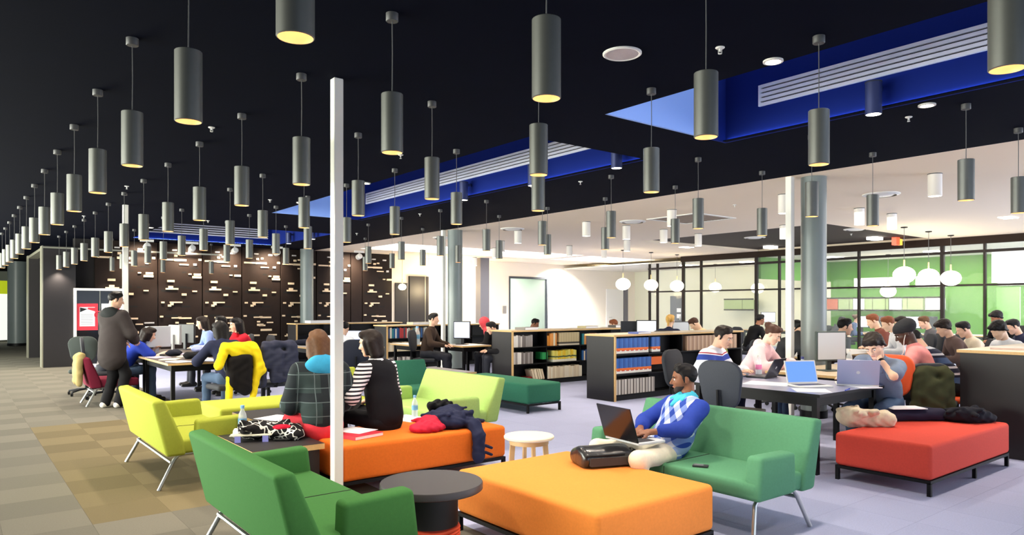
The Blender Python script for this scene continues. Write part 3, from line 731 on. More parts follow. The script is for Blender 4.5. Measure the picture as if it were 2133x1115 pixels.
MBLUE = [band_mat('blue_journal_%d' % k, [(.06, lin(40, 40, 50)), (.14, lin(238, 236, 226)), (.05, lin(210, 40, 34) if k else lin(238, 236, 226)), (.14, lin(240, 120, 40)), (.61, c)]) for k, c in enumerate((lin(44, 98, 178), lin(58, 112, 190), lin(36, 84, 160)))]
MGREY = [mat('grey_spine_%d' % k, c, .6) for k, c in enumerate((lin(206, 200, 192), lin(150, 144, 140), lin(226, 222, 214), lin(112, 104, 100)))]
MBEI = [band_mat('beige_journal_%d' % k, [(.12, lin(225, 215, 190)), (.14, lin(70, 64, 52)), (.74, c)]) for k, c in enumerate((lin(204, 186, 140), lin(194, 176, 132)))]
MYEL = [band_mat('yellow_journal_%d' % k, [(.22, lin(236, 232, 214)), (.18, c), (.12, lin(70, 90, 60)), (.48, c)]) for k, c in enumerate((lin(236, 200, 44), lin(228, 214, 90), lin(240, 226, 120)))]
MCRM = [mat('cream_spine_%d' % k, c, .6) for k, c in enumerate((lin(236, 222, 190), lin(222, 204, 172), lin(240, 230, 206)))]
MCOL = [mat('colour_spine_%d' % k, lin(*c), .55) for k, c in enumerate(((40, 92, 150), (30, 60, 110), (220, 214, 196), (60, 120, 110), (226, 150, 70), (200, 196, 180), (150, 110, 60), (40, 130, 140), (230, 226, 214), (190, 60, 60), (70, 70, 80)))]
MBROWN = [mat('brown_spine_%d' % k, lin(*c), .6) for k, c in enumerate(((196, 160, 130), (168, 132, 108), (210, 180, 152)))]
bcache = {}
def bookmesh(w, h, d, m):
    k = (w, h, d, m.name)
    if k not in bcache: bcache[k] = MB().box(0, w, 0, d, 0, h).data('book', m, smooth=False)
    return bcache[k]
def row(key, shelf, xa, n, w, h, mats, label, group, jitter=0.0, lean=0.0, dep=.2, dy=.015):
    x0, y0, _, _ = BOOKCASES[key]
    z = SH[shelf]; x = x0 + xa
    rr = random.Random(key + group)
    for k in range(n):
        ww = round(w * (1 + rr.choice((-.2, 0, .2)) * (1 if jitter else 0)), 4); hh = round(h * (1 + rr.choice((-1, -.5, 0, .5)) * jitter), 3)
        m = mats[k % len(mats)] if not jitter else rr.choice(mats)
        o = link('book', bookmesh(ww * .94, hh, dep, m), None, (x, y0 + dy, z + (.0 if not lean else .001)))
        if lean: o.rotation_euler = (0, lean, 0)
        tag(o, ORD[k] + ' from the left of the ' + label.replace('one of the ', ''), 'book', group)
        x += ww * (1.0 if not lean else 1.25)
    return x - x0
row('B', 2, .05, 22, .036, .262, MBLUE, 'one of the blue journals with orange band on the top shelf', 'blue journals on the top shelf')
row('B', 2, .92, 6, .036, .262, MBLUE, 'one of the few blue journals right of the gap', 'blue journals right of the gap')
row('B', 1, .05, 24, .036, .26, MBLUE, 'one of the blue journals with orange band on the middle shelf', 'blue journals on the middle shelf')
row('B', 0, .06, 26, .036, .24, MGREY, 'one of the grey striped volumes under the blue journals', 'grey volumes on the bottom shelf')
row('B', 2, 1.85, 22, .038, .255, MBROWN, 'one of the brown bound volumes behind the man in the track jacket', 'brown volumes on the top shelf')
row('B', 2, 2.72, 16, .038, .255, MBROWN, 'one of the brown volumes at the far end of the top shelf', 'brown volumes at the far end')
row('A', 2, .06, 9, .05, .22, MGREY, 'one of the grey volumes on the yellow bookcase top shelf', 'grey volumes top left', .06)
row('A', 2, .98, 4, .05, .25, [MATS['colour_spine_4'], MCRM[0]], 'one of the orange and cream books beside the beige set', 'orange and cream books', .04)
row('A', 2, 1.22, 16, .034, .255, MBEI, 'one of the beige journal set on the top shelf', 'beige journals on the top shelf')
row('A', 1, .06, 10, .048, .22, MGREY, 'one of the grey volumes on the yellow bookcase middle shelf', 'grey volumes middle left', .05)
row('A', 1, 1.06, 15, .042, .225, MYEL, 'one of the yellow and white journals on the middle shelf', 'yellow journals', .08)
row('A', 0, .55, 5, .05, .2, MCRM, 'one of the cream books leaning on the bottom shelf', 'leaning cream books', .04, lean=-.3)
row('A', 0, .92, 22, .042, .23, MCRM, 'one of the upright cream books on the bottom shelf', 'cream books on the bottom shelf', .05)
row('A', 2, 1.85, 10, .05, .21, MCOL, 'one of the mixed books past the beige set', 'mixed books top right', .1)
row('A', 1, 1.85, 10, .05, .21, MCRM + MCOL[:3], 'one of the mixed books right of the yellow journals', 'mixed books middle right', .1)
row('C', 2, .06, 26, .05, .25, MCOL, 'one of the colourful books on the shelf left of the column', 'colourful books on the top shelf', .07)
row('C', 1, .06, 20, .06, .22, MCRM, 'one of the cream volumes on the second shelf by the column', 'cream volumes on the second shelf', .06)
row('C', 0, .06, 12, .05, .18, MGREY, 'one of the pale volumes on the lowest shelf by the column', 'pale volumes on the lowest shelf', .06)
# magazine boxes and loose books
def magbox(x, y, z, w, h, m, label): tag(MB().box(0, w, 0, .22, 0, h, bev=.004, seg=1).build('magazine_box', m, smooth=False), label, 'box').location = (x, y, z)
M_obox = mat('orange_card', lin(236, 110, 40), .6)
magbox(9.12, 7.80, SH[1] + .12, .40, .13, M_obox, 'bright orange magazine box on the middle shelf')
magbox(9.62, 7.80, SH[1] + .10, .05, .15, M_obox, 'narrow orange box standing right of the orange magazine box')
magbox(9.1, 10.42, SH[2] + .0, .08, .2, mat('amber_card', lin(226, 150, 50), .6), 'amber file box on the top shelf of the yellow bookcase')
magbox(9.0, 10.42, SH[1] + .06, .14, .14, mat('green_card', lin(40, 150, 80), .6), 'green file box on the middle shelf of the yellow bookcase')
magbox(8.62, 10.42, SH[0], .3, .06, mat('red_book', lin(150, 30, 34), .6), 'red book lying flat on the bottom shelf')
def flat(name, cat, label, x, y, z, w, d, h, m, rz=0.0, cover=None):
    t = thing(name, label, cat, (x, y, z), rz)
    MB().box(-w / 2, w / 2, -d / 2, d / 2, .003, h - .003).build('pages', M_paper, t, smooth=False)
    MB().box(-w / 2 - .003, w / 2 + .003, -d / 2 - .003, d / 2 + .003, h - .003, h).box(-w / 2 - .003, w / 2 + .003, -d / 2 - .003, d / 2 + .003, 0, .003).box(-w / 2 - .003, -w / 2, -d / 2 - .003, d / 2 + .003, .003, h - .003).build('cover', m, t, smooth=False)
    return t
flat('book', 'book', 'slim blue and tan book lying on top of the blue bookcase', 8.95, 7.9, 1.06, .35, .2, .03, mat('blue_cover', lin(70, 84, 150), .5), .1)
flat('book', 'book', 'grey book lying on top of the yellow bookcase near its left end', 8.75, 10.6, 1.06, .4, .25, .05, mat('grey_cover', lin(120, 116, 112), .5), .2)
flat('book', 'book', 'tan book lying flat in the middle of the yellow bookcase top', 10.4, 10.6, 1.06, .35, .25, .05, mat('tan_cover', lin(200, 184, 140), .5))
flat('book', 'book', 'white and black book lying at the right end of the yellow bookcase top', 11.4, 10.65, 1.06, .4, .25, .05, mat('bw_cover', lin(90, 86, 84), .5), -.1)
flat('book', 'book', 'pale book lying on the bookcase top at the right edge', 8.7, 2.6, 1.06, .4, .3, .02, mat('pink_cover', lin(205, 180, 170), .5), .3)
flat('book', 'book', 'thick open book on top of the colourful bookcase', 9.3, 15.5, 1.06, .6, .3, .06, mat('cream_cover', lin(200, 190, 160), .5))
flat('book', 'book', 'white book stack lying on the far low bookcase', 8.0, 18.7, 1.06, .7, .4, .07, M_paper)
# ================================================================= PEOPLE: implicit bodies meshed by surface nets
A3 = lambda *v: np.array(v, dtype=np.float64)
def nrm(v): v = np.asarray(v, float); return v / max(1e-9, np.linalg.norm(v))
def smin(a, b, k):
    h = np.maximum(k - np.abs(a - b), 0) / k
    return np.minimum(a, b) - h * h * k * .25
def cap(a, b, r1, r2=None, ax=None, fl=1.0):
    a, b = np.asarray(a, float), np.asarray(b, float); r2 = r1 if r2 is None else r2
    def f(P):
        ab = b - a; t = np.clip(((P - a) @ ab) / max(1e-9, ab @ ab), 0, 1)
        q = P - a - t[:, None] * ab
        L2 = (q * q).sum(1)
        if ax is not None: L2 = L2 + (fl * fl - 1) * (q @ ax) ** 2
        return np.sqrt(L2) - (r1 + (r2 - r1) * t)
    R = max(r1, r2); f.lo = np.minimum(a, b) - R; f.hi = np.maximum(a, b) + R
    return f
def ell(c, r, R=None):
    c = np.asarray(c, float); r = np.asarray(r, float)
    def f(P):
        q = P - c
        if R is not None: q = q @ R.T
        k0 = np.sqrt(((q / r) ** 2).sum(1)); k1 = np.sqrt(((q / (r * r)) ** 2).sum(1)) + 1e-9
        return k0 * (k0 - 1) / k1
    m = r.max(); f.lo = c - m; f.hi = c + m
    return f
def half(p, n):
    p = np.asarray(p, float); n = nrm(n)
    f = lambda P: (P - p) @ n
    f.lo = A3(9, 9, 9); f.hi = A3(-9, -9, -9)
    return f
def field(ops, wr=0.0, wf=34.0):
    def f(P):
        d = None
        for op, g, k in ops:
            v = g(P)
            if d is None: d = v
            elif op == 'u': d = smin(d, v, k)
            elif op == 's': d = -smin(-d, v, k)
            else: d = -smin(-d, -v, k)
        if wr: d = d + wr * (np.sin(P[:, 0] * wf + 3 * np.sin(P[:, 2] * wf * .4)) * np.sin(P[:, 2] * wf * .8 + 2 * np.sin(P[:, 1] * wf * .5)))
        return d
    u = [g for op, g, k in ops if op == 'u']
    f.lo = np.min([g.lo for g in u], 0); f.hi = np.max([g.hi for g in u], 0)
    return f
def surfnets(f, h, lo=None, hi=None):
    lo = (f.lo if lo is None else lo) - 2.2 * h; hi = (f.hi if hi is None else hi) + 2.2 * h
    n = np.ceil((hi - lo) / h).astype(int) + 1
    g = np.meshgrid(*[lo[i] + h * np.arange(n[i]) for i in range(3)], indexing='ij')
    val = f(np.stack([q.ravel() for q in g], 1)).reshape(n)
    acc = np.zeros((*(n - 1), 3)); cnt = np.zeros(n - 1); quads = []
    for ax in range(3):
        s0 = [slice(None)] * 3; s1 = [slice(None)] * 3; s0[ax] = slice(0, -1); s1[ax] = slice(1, None)
        v0, v1 = val[tuple(s0)], val[tuple(s1)]
        I = np.argwhere((v0 < 0) != (v1 < 0))
        if not len(I): continue
        a, b = v0[tuple(I.T)], v1[tuple(I.T)]
        pos = I.astype(float); pos[:, ax] += a / (a - b)
        b1, b2 = [(1, 2), (2, 0), (0, 1)][ax]
        C4 = []
        for d1, d2 in ((1, 1), (0, 1), (0, 0), (1, 0)):
            C = I.copy(); C[:, b1] -= d1; C[:, b2] -= d2; C4.append(C)
            ok = ((C >= 0) & (C < n - 1)).all(1)
            np.add.at(acc, tuple(C[ok].T), pos[ok]); np.add.at(cnt, tuple(C[ok].T), 1)
        ok = np.all([((C >= 0) & (C < n - 1)).all(1) for C in C4], 0)
        flip = a > 0
        quads.append((C4, ok, flip))
    vid = -np.ones(n - 1, int); M = cnt > 0; vid[M] = np.arange(M.sum())
    V = lo + h * (acc[M] / cnt[M][:, None]); Fs = []
    for C4, ok, flip in quads:
        Q = np.stack([vid[tuple(C.T)] for C in C4], 1)
        Q[flip] = Q[flip][:, ::-1]; Fs.append(Q[ok])
    return V, (np.concatenate(Fs) if Fs else np.zeros((0, 4), int))
def npmesh(name, parts, m):
    Vs, Fs, o = [], [], 0
    for V, F in parts: Vs.append(V); Fs.append(F + o); o += len(V)
    V = np.concatenate(Vs); F = np.concatenate(Fs)
    me = bpy.data.meshes.new(name)
    me.vertices.add(len(V)); me.vertices.foreach_set('co', V.astype(np.float32).ravel())
    me.loops.add(len(F) * 4); me.loops.foreach_set('vertex_index', F.astype(np.int32).ravel())
    me.polygons.add(len(F)); me.polygons.foreach_set('loop_start', np.arange(0, len(F) * 4, 4, dtype=np.int32))
    me.polygons.foreach_set('use_smooth', [True] * len(F))
    me.materials.append(m); me.update(calc_edges=True)
    return me
def rot(yaw, pitch, roll=0.0):
    "columns: right, forward, up"
    return np.array(Matrix.Rotation(yaw, 3, 'Z') @ Matrix.Rotation(-pitch, 3, 'X') @ Matrix.Rotation(roll, 3, 'Y'))
def ik(a, b, l1, l2, pole):
    a, b = np.asarray(a, float), np.asarray(b, float); v = b - a; d = np.linalg.norm(v)
    dm = min(d, (l1 + l2) * .995); u = v / max(d, 1e-6); b = a + u * dm
    x = (l1 * l1 - l2 * l2 + dm * dm) / (2 * dm); h = math.sqrt(max(0, l1 * l1 - x * x))
    p = np.asarray(pole, float); p = nrm(p - u * (p @ u))
    return a + u * x + p * h, b
def hand_ops(w, dirv, pn, side, curl=.5, s=1.0):
    "w wrist, dirv pointing direction, pn palm-facing normal, side +1 right / -1 left"
    dv = nrm(dirv); pn = nrm(np.asarray(pn, float) - dv * (np.asarray(pn, float) @ dv)); sd = np.cross(dv, pn) * side
    R = np.stack([sd, dv, pn])
    ops = [('u', ell(w + dv * .052 * s, A3(.040, .052, .017) * s, R), .01), ('u', cap(w - dv * .03, w + dv * .02, .025 * s, .024 * s), .02)]
    for k, (off, L) in enumerate(((-.030, .066), (-.010, .078), (.011, .073), (.030, .056))):
        p0 = w + (dv * .090 + sd * off) * s
        a1 = curl * .55 + .05 * k * curl; a2 = curl * 1.35
        d1 = dv * math.cos(a1) + pn * math.sin(a1) + sd * off * 2.0; d2 = dv * math.cos(a2) + pn * math.sin(a2) + sd * off * 1.0
        p1 = p0 + nrm(d1) * L * .52 * s; p2 = p1 + nrm(d2) * L * .48 * s
        ops += [('u', cap(p0 - dv * .02, p1, .0098 * s, .0090 * s), .005), ('u', cap(p1, p2, .0090 * s, .0074 * s), .003)]
    t0 = w + (dv * .028 - sd * .030) * s
    t1 = t0 + nrm(dv * .7 - sd * .65 + pn * .35 * (1 + curl)) * .040 * s; t2 = t1 + nrm(dv * .95 - sd * .15 + pn * .3) * .032 * s
    ops += [('u', cap(t0, t1, .0145 * s, .0115 * s), .008), ('u', cap(t1, t2, .0112 * s, .0085 * s), .004)]
    return ops
SK = {}
def skin(k):
    c = {'tan': (150, 98, 70), 'brown': (132, 84, 58), 'dark': (70, 44, 34), 'light': (226, 178, 150), 'pale': (236, 198, 176), 'fair': (232, 190, 160)}[k]
    return mat('skin_' + k, lin(*c), .5, noise=.05, nscale=30)
def hairm(k):
    c = {'black': (22, 19, 20), 'dark': (36, 27, 24), 'brown': (92, 62, 40), 'red': (128, 72, 44), 'blond': (206, 160, 84), 'auburn': (74, 48, 38)}[k]
    return mat('hair_' + k, lin(*c), .55, noise=.3, nscale=40, bump=.15, bscale=70, spec=.25)
M_eyew = mat('eye_white', (.8, .78, .75), .25); M_iris = mat('eye_iris', (.02, .012, .01), .2); M_lip = mat('lip', lin(178, 104, 92), .5)
def person(label, x, y, yaw, seat=.45, sc=1.0, lean=8, side=0, bend=0.0, head=(0, 8, 0), hands=None, pole=None, curl=(.5, .5), palm=None,
           feet=None, knees=None, skn='light', hair='short', hairc='dark', top=None, sleeve=1.0, fat=.014, coat=0.0, vest=None, collar=None, hood=None, hoods=1.0,
           pants=None, shoes=None, det=1, extra=None, wide=1.0, under=None, hem=.02, legw=1.0, headf=0.0, z=0.0, beard=False, skirt=None, hairl=.22, sitz=.085, wrin=.003):
    T = thing('person', label, 'person', (x, y, z), yaw)
    hb = {2: .014, 1: .018, 0: .024}[det]; hh = {2: .0058, 1: .0085, 0: .012}[det]; hn = {2: .0052, 1: .007, 0: .0095}[det]
    ln = math.radians(lean); sdl = math.radians(side)
    up = nrm(A3(math.sin(sdl), math.sin(ln), math.cos(ln))); fw0 = nrm(np.cross(up, A3(1, 0, 0))) * -1
    if fw0[1] < 0: fw0 = -fw0
    rt = np.cross(fw0, up)
    hip = A3(0, 0, (seat + sitz) if seat is not None else .90 * sc)
    l2 = ln + math.radians(bend); up2 = nrm(A3(math.sin(sdl), math.sin(l2), math.cos(l2)))
    fw = nrm(np.cross(up2, rt)) * -1
    if fw[1] < 0: fw = -fw
    waist = hip + up * .17 * sc; chest = waist + up2 * .20 * sc; neck = chest + up2 * .155 * sc
    shw = .165 * sc * wide
    shl = [neck - up2 * .055 + rt * s * shw for s in (-1, 1)]
    hy, hp, hr = [math.radians(v) for v in head]
    RH = rot(hy, hp, hr)        # pitch positive = looking down
    hx_, hf_, hu_ = RH[:, 0], RH[:, 1], RH[:, 2]
    hc = neck + up2 * .05 * sc + nrm(up2 * .7 + hu_ * .6 + hf_ * (.15 + headf)) * .135 * sc
    s_ = sc
    Rt = RH.T
    def H(a, b, c): return hc + (hx_ * a + hf_ * b + hu_ * c) * s_
    # ---- head + neck
    hops = [('u', ell(H(0, -.014, .03), A3(.076, .096, .086) * s_, Rt), .02), ('u', ell(H(0, .022, -.038), A3(.058, .068, .074) * s_, Rt), .03), ('u', cap(H(-.012, .064, -.094), H(.012, .064, -.094), .02 * s_), .02),
            ('u', cap(H(-.036, .070, .026), H(.036, .070, .026), .013 * s_), .015), ('u', cap(H(0, .084, .012), H(0, .106, -.026), .0075 * s_, .0125 * s_), .008), ('u', cap(H(-.011, .092, -.030), H(.011, .092, -.030), .008 * s_), .006),
            ('u', cap(H(-.034, .060, -.02), H(-.045, .03, -.03), .02 * s_), .02), ('u', cap(H(.034, .060, -.02), H(.045, .03, -.03), .02 * s_), .02),
            ('s', ell(H(-.031, .092, .006), A3(.017, .014, .010) * s_, Rt), .010), ('s', ell(H(.031, .092, .006), A3(.017, .014, .010) * s_, Rt), .010),
            ('u', cap(H(-.020, .080, -.060), H(.020, .080, -.060), .008 * s_), .008)]
    for s in (-1, 1): hops.append(('u', ell(H(s * .077, -.012, -.008), A3(.009, .019, .031) * s_, Rt), .008))
    hops.append(('u', cap(neck - up2 * .02, H(0, -.03, -.06), .056 * s_, .052 * s_), .02))
    parts = [surfnets(field(hops), hh)]
    # ---- arms
    if hands is None: hands = ((-.16, .40, hip[2] + .18), (.16, .40, hip[2] + .18))
    if pole is None: pole = ((-.8, -.5, -.6), (.8, -.5, -.6))
    if palm is None: palm = ((0, 0, -1), (0, 0, -1))
    AR = []
    for i, s in enumerate((-1, 1)):
        e, w = ik(shl[i], hands[i], .285 * sc, .255 * sc, pole[i]); AR.append((shl[i], e, w))
    bops = [('u', cap(hip - up * .02, waist, .12, .11, fw0, 1.25), .05), ('u', cap(waist, chest, .11, .125, fw, 1.35), .05), ('u', cap(chest, neck, .11, .05, fw, 1.2), .04)]
    for a, e, w in AR: bops += [('u', cap(a, e, .044 * sc, .036 * sc), .03), ('u', cap(e, w, .037 * sc, .025 * sc), .02)]
    # ---- legs
    LG = []
    if feet is None:
        feet = ((-.13, .44, 0), (.13, .44, 0)) if seat is not None else ((-.10, .02, 0), (.10, -.02, 0))
    if knees is None: knees = ((-.1, 1, .6), (.1, 1, .6)) if seat is not None else ((0, 1, 0), (0, 1, 0))
    for i, s in enumerate((-1, 1)):
        hj = hip + A3(s * .09 * sc, 0, 0); ft = A3(*feet[i]) + A3(0, 0, .085)
        k, an = ik(hj, ft, .435 * sc, .425 * sc, knees[i]); LG.append((hj, k, an))
    for a, k, an in LG: bops += [('u', cap(a, k, .065 * sc, .048 * sc), .03), ('u', cap(k, an, .046 * sc, .033 * sc), .02)]
    parts.append(surfnets(field(bops), hb * 1.3))
    for i, s in enumerate((-1, 1)):
        a, e, w = AR[i]; dv = nrm(w - e)
        parts.append(surfnets(field(hand_ops(w, nrm(dv + A3(0, 0, -.15) * 0), palm[i], s, curl[i], sc)), hn))
    body = link('body', npmesh('body', parts, skin(skn)), T)
    # ---- clothes
    top = top or M_dkgrey; pants = pants or mat('dark_trousers', lin(40, 42, 52), .8); shoes = shoes or mat('dark_shoes', lin(30, 28, 28), .5)
    f = fat
    tops = [('u', cap(hip + up * hem, waist, .152 * sc + f * .6, .135 * sc + f, fw0, 1.28), .06), ('u', cap(waist, chest, .135 * sc + f, .148 * sc + f, fw, 1.35), .06),
            ('u', cap(shl[0] * .8 + shl[1] * .2 - up2 * .03, shl[1] * .8 + shl[0] * .2 - up2 * .03, .078 * sc + f), .05), ('u', cap(neck - up2 * .06, neck - up2 * .005, .085 * sc, .066 * sc + f * .4), .03)]
    if coat:
        tops.append(('u', cap(hip + up * .05, hip - A3(0, 0, coat), .155 * sc + f, .168 * sc + f, fw0, 1.2), .06))
    for a, e, w in AR:
        if sleeve <= .5:
            tops.append(('u', cap(a, a + (e - a) * sleeve * 2, .062 * sc + f, .058 * sc + f), .04))
        else:
            tops.append(('u', cap(a, e, .053 * sc + f, .045 * sc + f), .035)); tops.append(('u', cap(e, e + (w - e) * ((sleeve - .5) * 2), .048 * sc + f, .036 * sc + f), .03))
    if seat is not None: tops.append(('i', half((0, 0, seat + .012), (0, 0, -1)), .01))
    link('shirt' if not coat else 'coat', npmesh('shirt', [surfnets(field(tops, wrin), hb)], top), T)
    if under:
        uo = []
        for a, e, w in AR: uo += [('u', cap(a, e, .048 * sc, .043 * sc), .02), ('u', cap(e, e + (w - e) * .92, .043 * sc, .034 * sc), .02)]
        link('sleeves', npmesh('sleeves', [surfnets(field(uo, .002), hb)], under), T)
    if vest:
        vops = [('u', cap(hip + up * .05, waist, .152 * sc + f + .01, .138 * sc + f + .012, fw0, 1.25), .06), ('u', cap(waist, chest, .138 * sc + f + .012, .150 * sc + f + .012, fw, 1.33), .06),
                ('u', cap(shl[0] * .74 + shl[1] * .26 - up2 * .03, shl[1] * .74 + shl[0] * .26 - up2 * .03, .080 * sc + f + .01), .05),
                ('s', cap(neck + fw * .10 + up2 * .03, neck + fw * .17 - up2 * .13, .075, .012), .01), ('s', cap(neck, neck + up2 * .2, .07), .01)]
        link('vest', npmesh('vest', [surfnets(field(vops, .002), hb)], vest), T)
    if collar:
        cops = [('u', cap(neck + fw * .012 - up2 * .01, neck + up2 * .03, .080 * sc, .070 * sc), .01), ('u', cap(neck + fw * .055 + rt * .035, neck + fw * .105 + rt * .058 - up2 * .055, .024, .014), .02), ('u', cap(neck + fw * .055 - rt * .035, neck + fw * .105 - rt * .058 - up2 * .055, .024, .014), .02),
                ('u', cap(neck + fw * .06 - up2 * .03, neck + fw * .128 - up2 * .115, .050, .016), .02), ('s', cap(neck + up2 * .0 - fw * .005, neck + up2 * .2, .060 * sc), .01), ('s', cap(neck + fw * .06 + up2 * .05, neck + fw * .13 - up2 * .02, .036, .012), .012)]
        link('collar', npmesh('collar', [surfnets(field(cops), .0055)], collar), T)
    if hood:
        ho = [('u', ell(neck - fw * .068 - up2 * .035, (.125 * hoods, .062 * hoods, .09 * hoods)), .02), ('u', cap(neck - rt * .09 + fw * .02, neck + rt * .0 - fw * .06, .035), .03), ('u', cap(neck + rt * .09 + fw * .02, neck - fw * .06, .035), .03)]
        link('hood', npmesh('hood', [surfnets(field(ho, .004), hb)], hood), T)
    pops = [('u', cap(hip - up * .01, hip + up * .09, .148 * sc + .004, .140 * sc, fw0, 1.25), .05)]
    for a, k, an in LG:
        pops += [('u', cap(a, k, .086 * sc, .064 * sc * legw), .045), ('u', cap(k, an + A3(0, 0, -.01), .062 * sc * legw, .056 * sc * legw), .03)]
    link('trousers', npmesh('trousers', [surfnets(field(pops, .0055, 24), hb)], pants), T)
    for i, (a, k, an) in enumerate(LG):
        fd = nrm(A3((an - k)[0] * 0 + feet[i][0] * .25, 1, 0)) if len(feet[i]) < 4 else nrm(A3(math.sin(feet[i][3]), math.cos(feet[i][3]), 0))
        b0 = A3(an[0], an[1], feet[i][2] + .045)
        so = [('u', cap(b0 - fd * .045, b0 + fd * .05, .046, .044), .02), ('u', cap(b0 + fd * .05 - A3(0, 0, .012), b0 + fd * .16 - A3(0, 0, .014), .044, .036), .02), ('i', half((0, 0, feet[i][2] + .004), (0, 0, -1)), .006)]
        link('shoe', npmesh('shoe', [surfnets(field(so), max(.009, hb * .6))], shoes), T)
    # ---- hair
    hm = hairm(hairc) if isinstance(hairc, str) else hairc
    dn = A3(0, 0, -1)
    skull = ell(H(0, -.019, .037), A3(.0815, .1010, .0905) * s_, Rt)
    fore = half(H(0, .080, .070), hf_ * .62 - hu_ * .78)
    ho = None
    if hair == 'short': ho = [('u', skull, .02), ('u', cap(H(-.035, .030, .098), H(.035, .030, .098), .028 * s_), .04), ('i', fore, .022), ('u', cap(H(-.077, .012, .02), H(-.075, .004, -.02), .009 * s_), .015), ('u', cap(H(.077, .012, .02), H(.075, .004, -.02), .009 * s_), .015)]
    elif hair == 'bushy': ho = [('u', ell(H(0, -.02, .042), A3(.092, .110, .099) * s_, Rt), .02), ('u', cap(H(-.045, .062, .082), H(.04, .070, .086), .026 * s_), .04), ('u', cap(H(-.085, -.01, .02), H(-.07, -.06, -.04), .02), .03), ('u', cap(H(.085, -.01, .02), H(.07, -.06, -.04), .02), .03), ('i', half(H(0, .09, .05), hf_ * .58 - hu_ * .81), .035)]
    elif hair in ('long', 'pony', 'bob', 'bun'):
        ho = [('u', skull, .02), ('u', cap(H(-.042, .045, .090), H(.042, .045, .090), .028 * s_), .04), ('i', fore, .022)]
        if hair == 'long':
            L = hairl
            ho += [('u', cap(H(-.055, -.05, .0), H(-.05, -.075, -.03) + dn * L - fw * .02, .052, .036), .03), ('u', cap(H(.055, -.05, .0), H(.05, -.075, -.03) + dn * L - fw * .02, .052, .036), .03), ('u', cap(H(0, -.08, .02), H(0, -.10, -.03) + dn * L - fw * .03, .058, .042), .03),
                   ('u', cap(H(-.078, .012, .02), H(-.078, .0, -.06) + dn * .04, .022, .022), .02), ('u', cap(H(.078, .012, .02), H(.078, .0, -.06) + dn * .04, .022, .022), .02)]
        elif hair == 'bob':
            ho += [('u', cap(H(-.06, -.035, .0), H(-.056, -.04, -.115), .047, .042), .03), ('u', cap(H(.06, -.035, .0), H(.056, -.04, -.115), .047, .042), .03), ('u', cap(H(0, -.075, .02), H(0, -.07, -.115), .055, .045), .03), ('u', cap(H(-.076, .022, .01), H(-.072, .018, -.09), .02), .02), ('u', cap(H(.076, .022, .01), H(.072, .018, -.09), .02), .02)]
        elif hair == 'pony': ho += [('u', cap(H(0, -.10, .06), H(0, -.15, .03), .03, .035), .02), ('u', cap(H(0, -.15, .03), H(0, -.15, -.09), .036, .018), .02)]
        else: ho += [('u', ell(H(0, -.11, .075), A3(.045, .045, .045)), .02)]
    elif hair == 'beanie': ho = [('u', ell(H(0, -.03, .05), A3(.098, .122, .096) * s_, Rt), .02), ('u', ell(H(0, -.085, .065), A3(.085, .075, .07) * s_, Rt), .04), ('i', half(H(0, .07, .035), hf_ * .35 - hu_ * .95), .012)]
    elif hair == 'hijab': ho = [('u', ell(H(0, -.02, .02), A3(.10, .12, .125) * s_, Rt), .03), ('u', cap(H(0, -.02, -.08), neck - up2 * .03, .09, .14, fw, 1.2), .05), ('s', ell(H(0, .10, -.01), A3(.058, .07, .085) * s_, Rt), .01)]
    if ho: link('hair' if hair not in ('beanie', 'hijab') else ('knit_hat' if hair == 'beanie' else 'headscarf'), npmesh('hair', [surfnets(field(ho, {'short': .003, 'bushy': .004}.get(hair, .0012), 105), min(.009, max(hh, .0075)))], hm), T)
    if beard:
        bo = [('u', ell(H(0, .022, -.040), A3(.0605, .0712, .0768) * s_, Rt), .03), ('u', cap(H(-.012, .064, -.094), H(.012, .064, -.094), .0225 * s_), .02), ('i', half(H(0, .05, -.045), hu_ * 1.0 - hf_ * -.25), .01), ('s', ell(H(0, .085, -.045), A3(.024, .03, .026) * s_, Rt), .008)]
        link('beard', npmesh('beard', [surfnets(field(bo), .006)], mat('stubble', lin(44, 32, 28), .7, noise=.3, nscale=300)), T)
    if det >= 1:
        for s in (-1, 1):
            e = MB().sphere(tuple(H(s * .031, .0755, .004)), .0098 * s_, 12, 8).build('eye', M_eyew, T); MB().sphere(tuple(H(s * .031, .0805, .0026)), .0062 * s_, 10, 6).build('iris', M_iris, e)
            MB().tube([H(s * .014, .089, .022), H(s * .032, .0875, .0275), H(s * .048, .0735, .022)], .0038, 6).build('eyebrow', hm if hair not in ('beanie', 'hijab') else hairm('black'), T)
        lp = MB(); lp.tube([H(-.021, .0825, -.060), H(-.008, .0905, -.0575), (H(0, .0895, -.0585)), H(.008, .0905, -.0575), H(.021, .0825, -.060)], .0046, 6).build('lips', M_lip, T)
    return T, dict(head=hc, H=H, AR=AR, LG=LG, neck=neck, fw=fw, up=up2, rt=rt, chest=chest)
def face(dx, dy): return math.atan2(-dx, dy)

